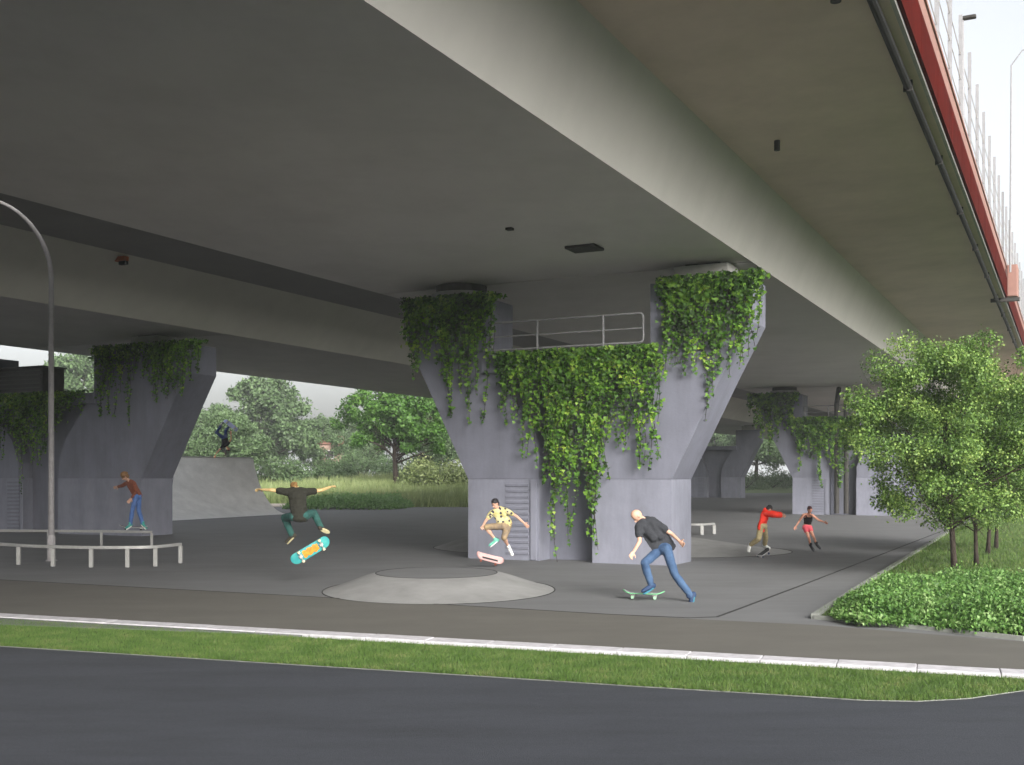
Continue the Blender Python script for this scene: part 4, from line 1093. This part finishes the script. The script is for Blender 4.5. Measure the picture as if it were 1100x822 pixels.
    if st['sleeve'] <= 0:
        q = MB()
        ellip(q, ch.lerp(hip, .40), [lat * (.155 * k + pad), fwd * (.11 * k + pad), ax * .17 * k])
        ellip(q, ch.lerp(hip, .66), [lat * (.13 * k + pad), fwd * (.092 * k + pad), ax * .16 * k])
        for sh in (sl_, sr_):
            m_ = ch.lerp(sh, .62); capsule(q, ch.lerp(hip, .25) + (sh - ch) * .55 + fwd * .10 * k, m_ + ax * .055 * k, .022 * k, .02 * k); capsule(q, m_ + ax * .055 * k, ch.lerp(hip, .22) + (sh - ch) * .5 - fwd * .10 * k, .02 * k, .022 * k)
    melt(st['name'], q, 0.011 * k, st['mat'], t, smooth_it=9, wrinkle=st.get('wr', .018) * k)
    # trousers
    bt = spec['bottom']; q = MB(); pad = bt.get('pad', .012) * k
    wa = bt.get('waist', .86)
    ellip(q, ch.lerp(hip, .97), [lat * (.158 * k + pad), fwd * (.115 * k + pad), ax * .11 * k])
    for s_, hp in (('L', hl), ('R', hr)):
        ln = bt['len']
        e_ = hp.lerp(j['kn' + s_], min(1, ln)); r1 = .078 * k + (.054 - .078) * k * min(1, ln)
        capsule(q, hp, e_, .086 * k + pad, r1 + .008 * k + pad)
        if ln > 1:
            e2 = j['kn' + s_].lerp(j['an' + s_], ln - 1)
            m1 = j['kn' + s_].lerp(e2, .35); capsule(q, j['kn' + s_], m1, .060 * k + pad, .064 * k + pad); capsule(q, m1, e2, .064 * k + pad, (bt.get('cuff', .045)) * k + pad)
    capsule(q, hl, hr, .095 * k + pad, .095 * k + pad)
    melt(bt['name'], q, 0.011 * k, bt['mat'], t, smooth_it=4, wrinkle=bt.get('wr', .02) * k)
    # shoes
    sh_ = spec['shoes']
    for s_ in ('L', 'R'):
        a, c = j['an' + s_], j['to' + s_]; fd = (c - a).normalized(); up_ = (j['kn' + s_] - a).normalized(); up_ = (up_ - fd * up_.dot(fd)).normalized(); sd_ = fd.cross(up_)
        m_ = sh_['mat' + s_] if ('mat' + s_) in sh_ else sh_['mat']
        q = MB(); heel = a - fd * .03 * k - up_ * .025 * k
        ellip(q, heel, [sd_ * .046 * k, up_ * .055 * k, fd * .065 * k]); capsule(q, heel + fd * .02 * k + up_ * .01 * k, c, .05 * k, .036 * k)
        ellip(q, c + fd * .0 * k, [sd_ * .047 * k, up_ * .03 * k, fd * .06 * k])
        capsule(q, a, a + up_ * .05 * k * sh_.get('tall', 1), .05 * k, .05 * k)
        so_ = melt('shoe', q, 0.010 * k, m_, t, smooth_it=2)
        # sole
        mm = a.lerp(c, .45) - up_ * .052 * k; sv = []
        n_ = 20; hw = .047 * k; hl2 = .145 * k
        for h_ in (-.012 * k, .010 * k):
            for i in range(n_):
                an_ = 2 * math.pi * i / n_
                sv.append(mm + fd * hl2 * math.cos(an_) + sd_ * hw * math.sin(an_) * (1 + .12 * math.cos(an_)) + up_ * h_)
        mk('sole', sv, [tuple(range(n_ - 1, -1, -1)), tuple(range(n_, 2 * n_))] + [(i, (i + 1) % n_, n_ + (i + 1) % n_, n_ + i) for i in range(n_)], sh_['sole'], so_)
        if sh_.get('wheels'):
            for w_ in range(4):
                cc = mm + fd * hl2 * (-.75 + .5 * w_) - up_ * .05 * k
                MB().tube([cc - sd_ * .012 * k, cc + sd_ * .012 * k], .036 * k, 12).build('wheel', M['dark'], so_)
    return t, dict(ch=ch, hip=hip, head=head, lat=lat, fwd=fwd, ax=ax, sl=sl_, sr=sr_, **j)

SK = plain('skin_light', (0.48, 0.28, 0.20), 0.55, var=0.05); SKT = plain('skin_tan', (0.62, 0.32, 0.20), 0.55, var=0.05)
SKY_ = plain('skin_warm', (0.62, 0.43, 0.20), 0.55, var=0.05); LIP = plain('lip', (0.35, 0.13, 0.10), 0.5)
JEAN = mat('blue_jeans', (0.022, 0.048, 0.105), 0.85, col2=(0.055, 0.10, 0.18), scale=3.2, bump=0.2); JEANL = mat('light_blue_jeans', (0.07, 0.14, 0.34), 0.85, var=0.2, scale=4)
white = plain('white_rubber', (0.75, 0.75, 0.72), 0.6); blk = plain('black_cloth', (0.015, 0.014, 0.015), 0.85, var=0.2)

# --- boy on the back rail
Y1 = 40.4
person('person balancing on the back grind rail in a rust brown jumper and blue jeans', 1.08, Y1,
    dict(neck=(139.5, 517), head=(134, 512, -.3), hip=(148, 533, 1), shL=(137, 518.5, 1), shR=(143.5, 519, -1), hipL=(146, 533.5, -1), hipR=(149, 533.5, 1),
         elL=(131, 522, 1), wrL=(126.5, 523, 1), elR=(146.5, 528, -1), wrR=(140.5, 536, -1),
         knL=(142, 549, -1), anL=(140, 563.5, 1), toL=(136, 566.8, -1), knR=(149, 548, -1), anR=(153.5, 563.5, 1), toR=(157, 566.8, -1)),
    dict(front=(-.9, -.2, -.3), face=(-.75, -.45, -.5), skin=SK, headk=1.15, handk=1.25, hair=(mat('sandy_brown_hair', (0.22, 0.12, 0.055), 0.7, var=0.4, scale=30), 'mop'),
         top=dict(name='jumper', mat=mat('rust_brown_wool', (0.20, 0.062, 0.035), 0.9, var=0.2, scale=14, bump=0.3), sleeve=1.8, hem=1.02, wr=.03),
         bottom=dict(name='jeans', mat=JEANL, len=1.95, cuff=.05), shoes=dict(mat=plain('teal_canvas', (0.06, 0.32, 0.27), 0.7), sole=white)))
f = (PT(160, 571.2, Y1 + .15) - PT(127, 570.0, Y1 - .1)).normalized()
skateboard((PT(143.5, 569.6, Y1).x, Y1, 0.655), f, (0, 0, 1), 0.98, 0.24, [plain('grey_deck', (0.4, 0.4, 0.38)), grip, plain('dark_wheels', (0.03, 0.03, 0.03))], 'grey skateboard under the boy, sliding on the back rail')

# --- handstand skater on the lip of the quarter pipe
Y2 = 73.6
person('person doing a one handed handstand on the quarter pipe lip, black top and navy trousers', 1.22, Y2,
    dict(neck=(242.2, 479), head=(245.3, 482.5, -.4), hip=(241.2, 470.5, 1), shL=(239, 479.5, -1), shR=(245, 477.5, 1), hipL=(239.7, 470, -1), hipR=(242.8, 470, 1),
         elL=(234.5, 484.5, -1), wrL=(230.2, 490, 1), elR=(249, 470.5, -1), wrR=(248, 463, 1),
         knL=(232.5, 465, -1), anL=(237.5, 457, 1), toL=(240, 454, -1), knR=(242.5, 462.5, 1), anR=(246.5, 458, -1), toR=(249.5, 457.5, 1)),
    dict(front=(.9, -.3, 0), face=(.6, -.7, -.1), hdL=(-.2, -.1, -1), skin=SKT, hair=(blk, 'short'), curl=.3,
         top=dict(name='vest', mat=blk, sleeve=.35, hem=.9), bottom=dict(name='trousers', mat=plain('navy_cloth', (0.035, 0.06, 0.17), 0.85, var=.2), len=1.9), shoes=dict(mat=plain('grey_shoe', (0.22, 0.22, 0.24)), sole=white)))
a, b_ = PT(239.5, 450, Y2 - .1), PT(257, 463.5, Y2 + .1)
skateboard(a.lerp(b_, .5), (b_ - a), Vector((-.3, .78, -.55)), 1.12, 0.30, [plain('lilac_deck', (0.55, 0.60, 0.92)), plain('pale_lilac', (0.45, 0.45, 0.7)), plain('yellow_green_wheels', (0.55, 0.6, 0.12))], 'lilac blue skateboard held upside down above the handstand skater')

# --- jumper in a black t-shirt seen from behind
Y3 = 26.4
_, j3 = person('person jumping with arms spread, black t-shirt and green jeans, seen from behind', 1.1, Y3,
    dict(neck=(318.5, 527), head=(316.5, 524, 1), hip=(321.5, 554, -1), shL=(303, 529, 1), shR=(335, 529.5, 1), hipL=(315, 555, -1), hipR=(329, 554, -1),
         elL=(291.5, 526.5, 1), wrL=(281.5, 526, 1), elR=(346, 526.5, -1), wrR=(354, 523.5, 1),
         knL=(305.5, 556, 1), anL=(314, 575.5, -1), toL=(308, 581.5, 1), knR=(337, 551, 1), anR=(345, 567, -1), toR=(352, 570, 1)),
    dict(front=(0, 1, -.3), face=(0, .6, -.8), skin=SKY_, hair=(plain('dark_blond_hair', (0.25, 0.14, 0.05), .7, var=.4, scale=30), 'short'), palm=(0, -.4, -1), curl=.7,
         top=dict(name='t_shirt', mat=plain('faded_black_cotton', (0.022, 0.022, 0.016), 0.9, var=.25), sleeve=.5, hem=1.12, pad=.028, wr=.03),
         bottom=dict(name='jeans', mat=mat('green_denim', (0.025, 0.085, 0.075), 0.9, var=0.3, scale=9), len=1.93, cuff=.05, pad=.018), shoes=dict(mat=plain('black_suede', (0.04, 0.035, 0.025)), sole=plain('cream_rubber', (0.62, 0.55, 0.33)), )))
a, b_ = PT(313.5, 603.5, 25.9), PT(354, 579.5, 26.2)
ctr = a.lerp(b_, .5); fw = (b_ - a).normalized(); upv = Vector((.15, .88, .35))
teal = mat('teal_print', (0.02, 0.24, 0.27), 0.5, col2=(0.06, 0.34, 0.30), scale=6)
Lb = (b_ - a).length * 1.0
t3, P3, f3, s3_, u3 = skateboard(ctr, fw, upv, Lb, 0.27, [teal, grip, plain('cream_wheels', (0.7, 0.6, 0.4))], 'flipping teal skateboard with orange underside print below the jumper in black')
# printed orange graphic on the underside, built as thin flat print following the deck
og = mat('orange_print', (0.60, 0.13, 0.01), 0.5, col2=(0.60, 0.34, 0.03), scale=11)
vs = []; 
for i in range(9):
    a_ = -Lb * .2 + Lb * .4 * i / 8
    wv = .085 + .02 * math.sin(i * 2.3)
    for k_ in (-1, -.5, 0, .5, 1): vs.append(P3(a_, wv * k_, -.0035 + 0.012 * (wv * k_ / .135) ** 2))
mk('underside_print', vs, [(i * 5 + q, i * 5 + q + 1, (i + 1) * 5 + q + 1, (i + 1) * 5 + q) for i in range(8) for q in range(4)], og, t3)

# --- jumper in a yellow shirt in front of the nearest pier
Y4 = 30.8
cam_print = mat('yellow_printed_cotton', (0.42, 0.36, 0.10), 0.85, col2=(0.58, 0.54, 0.34), scale=7)
_tn = cam_print.node_tree; _v = _tn.nodes.new('ShaderNodeTexVoronoi'); _v.inputs['Scale'].default_value = 9
_g = _tn.nodes.new('ShaderNodeNewGeometry'); _tn.links.new(_g.outputs['Position'], _v.inputs['Vector'])
_m = _tn.nodes.new('ShaderNodeMath'); _m.operation = 'LESS_THAN'; _m.inputs[1].default_value = 0.34; _tn.links.new(_v.outputs['Distance'], _m.inputs[0])
_x = _tn.nodes.new('ShaderNodeMix'); _x.data_type = 'RGBA'; _bs = _tn.nodes['Principled BSDF']
_src = _bs.inputs['Base Color'].links[0].from_socket
_tn.links.new(_m.outputs[0], _x.inputs[0]); _tn.links.new(_src, _x.inputs[6]); _x.inputs[7].default_value = (0.03, 0.03, 0.05, 1); _tn.links.new(_x.outputs[2], _bs.inputs['Base Color'])
person('person jumping before the nearest pier, yellow printed shirt and khaki shorts', 1.03, Y4,
    dict(neck=(535.5, 547), head=(532, 541.5, -.3), hip=(543, 564.5, 1), shL=(528, 551.5, -1), shR=(543, 548.5, 1), hipL=(540, 565, -1), hipR=(545.5, 565.5, 1),
         elL=(521.5, 560, -1), wrL=(518.5, 565.5, -1), elR=(555.5, 555, 1), wrR=(564, 563, -1),
         knL=(522, 566.5, -1), anL=(532.5, 580.5, 1), toL=(526.5, 585.3, -1), knR=(541.5, 577.5, -1), anR=(546.3, 587.5, 1), toR=(550.8, 597, -1)),
    dict(front=(-.6, -.75, -.3), face=(-.5, -.6, -.7), skin=SK, hair=(plain('black_hair', (0.012, 0.01, 0.012), .6), 'short'), headk=1.08,
         top=dict(name='shirt', mat=cam_print, sleeve=.55, hem=1.0, pad=.02, wr=.03),
         bottom=dict(name='shorts', mat=mat('khaki_cotton', (0.36, 0.26, 0.14), .85, col2=(0.10, 0.085, 0.08), scale=3.0), len=1.05, pad=.02), shoes=dict(mat=white, matL=plain('mint_shoe', (0.12, 0.40, 0.30)), sole=white)))
a, b_ = PT(513, 598, 30.6), PT(537.5, 604.2, 30.9)
tp, P4, *_ = skateboard(a.lerp(b_, .5) + Vector((0, 0, .03)), (b_ - a), Vector((.35, -.75, .6)), .84, .23, [plain('dusky_pink_deck', (0.50, 0.28, 0.26)), plain('pink_grip', (0.46, 0.30, 0.29)), plain('rust_wheels', (0.30, 0.10, 0.07))], 'tilted pink skateboard under the jumper in the yellow shirt')
vs = [P4(a_, b__, .0215 + 0.012 * (b__ / .115) ** 2 + .003) for a_ in (-.16, .2) for b__ in (.02, .05)]
mk('grip_stripe', [P4(x_, y_, .024 + 0.012 * (y_ / .115) ** 2) for x_ in (-.22, -.1, .02, .14, .26) for y_ in (.0, .03, .06)], [(i * 3 + q, i * 3 + q + 1, i * 3 + q + 4, i * 3 + q + 3) for i in range(4) for q in range(2)], grip, tp)

# --- bald man pushing off
Y5 = 22.6
person('bald person in dark t-shirt and blue jeans pushing off on a skateboard', 1.13, Y5,
    dict(neck=(692.5, 558.5), head=(684.5, 554.5, -.3), hip=(713, 588, -1), shL=(686.5, 566, -1), shR=(707, 563.5, 1), hipL=(709, 590, 1), hipR=(716, 590, -1),
         elL=(687, 582, -1), wrL=(680.5, 593, -1), elR=(722, 574, 1), wrR=(730, 581.5, -1),
         knL=(692.5, 605, -1), anL=(699.5, 629, 1), toL=(691.5, 634.3, -1), knR=(725.5, 619, -1), anR=(745, 643.5, 1), toR=(740.5, 653.6, -1)),
    dict(front=(-.8, .05, -.6), face=(-.9, -.25, -.45), skin=plain('skin_pale', (0.50, 0.30, 0.215), .5, var=.05), curl=.6, headk=1.03,
         top=dict(name='t_shirt', mat=plain('charcoal_cotton', (0.025, 0.027, 0.032), .9, var=.2), sleeve=.55, hem=1.12, pad=.026, wr=.03),
         bottom=dict(name='jeans', mat=JEAN, len=1.95, cuff=.047, wr=.028), shoes=dict(mat=plain('navy_shoe', (0.02, 0.04, 0.09)), sole=plain('blue_sole', (0.03, 0.15, 0.21)))))
a, b_ = PT(671, 632, 23.0), PT(710.5, 638, 22.8)
skateboard(Vector((a.lerp(b_, .5).x, 22.75, .105)), Vector(((b_ - a).x, -.12, -.012)), (0, 0, 1), .84, .23, [plain('green_edge_deck', (0.15, 0.48, 0.22)), plain('grey_grip', (0.22, 0.24, 0.24), .9), plain('mint_wheels', (0.25, 0.42, 0.28))], 'grey topped skateboard with green edge under the bald man')

# --- skater in a red hooded jacket
Y6 = 34.6
person('person in a bright red hooded jacket and khaki trousers jumping beside the far mound', 0.98, Y6,
    dict(neck=(822.5, 550), head=(826, 547, .3), hip=(818.5, 565, -1), shL=(822, 551.5, -1), shR=(824, 551, 1), hipL=(817, 565.5, -1), hipR=(820.5, 565.5, 1),
         elL=(831, 553.2, -1), wrL=(838.5, 554, 1), elR=(832, 552, 1), wrR=(839, 553, -1),
         knL=(815, 579, -1), anL=(806, 585.5, 1), toL=(804.8, 591.5, -1), knR=(822.5, 576.5, 1), anR=(821.5, 585.5, 1), toR=(826, 588.6, -1)),
    dict(front=(.8, .45, -.3), face=(.85, .4, -.35), skin=SK, hair=(blk, 'short'),
         top=dict(name='hooded_jacket', mat=plain('bright_red_nylon', (0.78, 0.03, 0.012), .6, var=.1, scale=6), sleeve=1.95, hem=1.22, hood=True, pad=.045, wr=.03),
         bottom=dict(name='trousers', mat=plain('khaki_trousers', (0.40, 0.33, 0.18), .85, var=.15), len=1.9, pad=.02, cuff=.05), shoes=dict(mat=white, sole=white)))
a, b_ = PT(813.8, 599.2, 34.4), PT(826, 590.5, 34.8)
skateboard(a.lerp(b_, .5), (b_ - a), Vector((-.5, -.5, .6)), .60, .19, [plain('pale_grey_deck', (0.5, 0.5, 0.5)), grip, plain('navy_wheels', (0.03, 0.035, 0.08))], 'small steeply tilted skateboard under the skater in red')

# --- roller skater
Y7 = 37.0
person('roller skating person in black vest and pink shorts with arms spread', 0.90, Y7,
    dict(neck=(868.8, 552.2), head=(870, 547.8, -.5), hip=(867, 566.5, 1), shL=(863, 553.3, -1), shR=(873, 554, -1), hipL=(865, 567, -1), hipR=(869.5, 567, -1),
         elL=(858.5, 560, 1), wrL=(855, 565.5, -1), elR=(879.5, 558.8, 1), wrR=(885.5, 561, -1),
         knL=(868.8, 577.5, -1), anL=(870.8, 586.2, 1), toL=(874, 590.6, -1), knR=(873.5, 576, -1), anR=(876.7, 583.7, 1), toR=(880.5, 588.6, -1)),
    dict(front=(.25, -.95, 0), face=(.3, -.9, -.25), skin=plain('skin_rosy', (0.66, 0.32, 0.22), .5, var=.05), hair=(plain('dark_red_hair', (0.05, 0.012, 0.012), .6), 'bun'),
         top=dict(name='vest', mat=blk, sleeve=0, hem=.7, pad=.01, wr=.005),
         bottom=dict(name='shorts', mat=plain('pink_shorts', (0.85, 0.12, 0.16), .8, var=.08), len=.34, pad=.016, wr=.01), shoes=dict(mat=plain('black_skate_boot', (0.018, 0.018, 0.022), .5), sole=M['dark'], tall=3.2, wheels=True)))

# ================================================================== HAZE
hz_m = bpy.data.materials.new('thin_haze'); hz_m.use_nodes = True
t_ = hz_m.node_tree
for n_ in list(t_.nodes): t_.nodes.remove(n_)
pv = t_.nodes.new('ShaderNodeVolumePrincipled'); pv.inputs['Color'].default_value = (0.86, 0.9, 0.92, 1); pv.inputs['Density'].default_value = 0.0006
ou = t_.nodes.new('ShaderNodeOutputMaterial'); t_.links.new(pv.outputs[0], ou.inputs['Volume'])
MB().box(-3100, 3100, -700, 3300, -1.6, 26).build('haze', hz_m, None, kind='stuff')
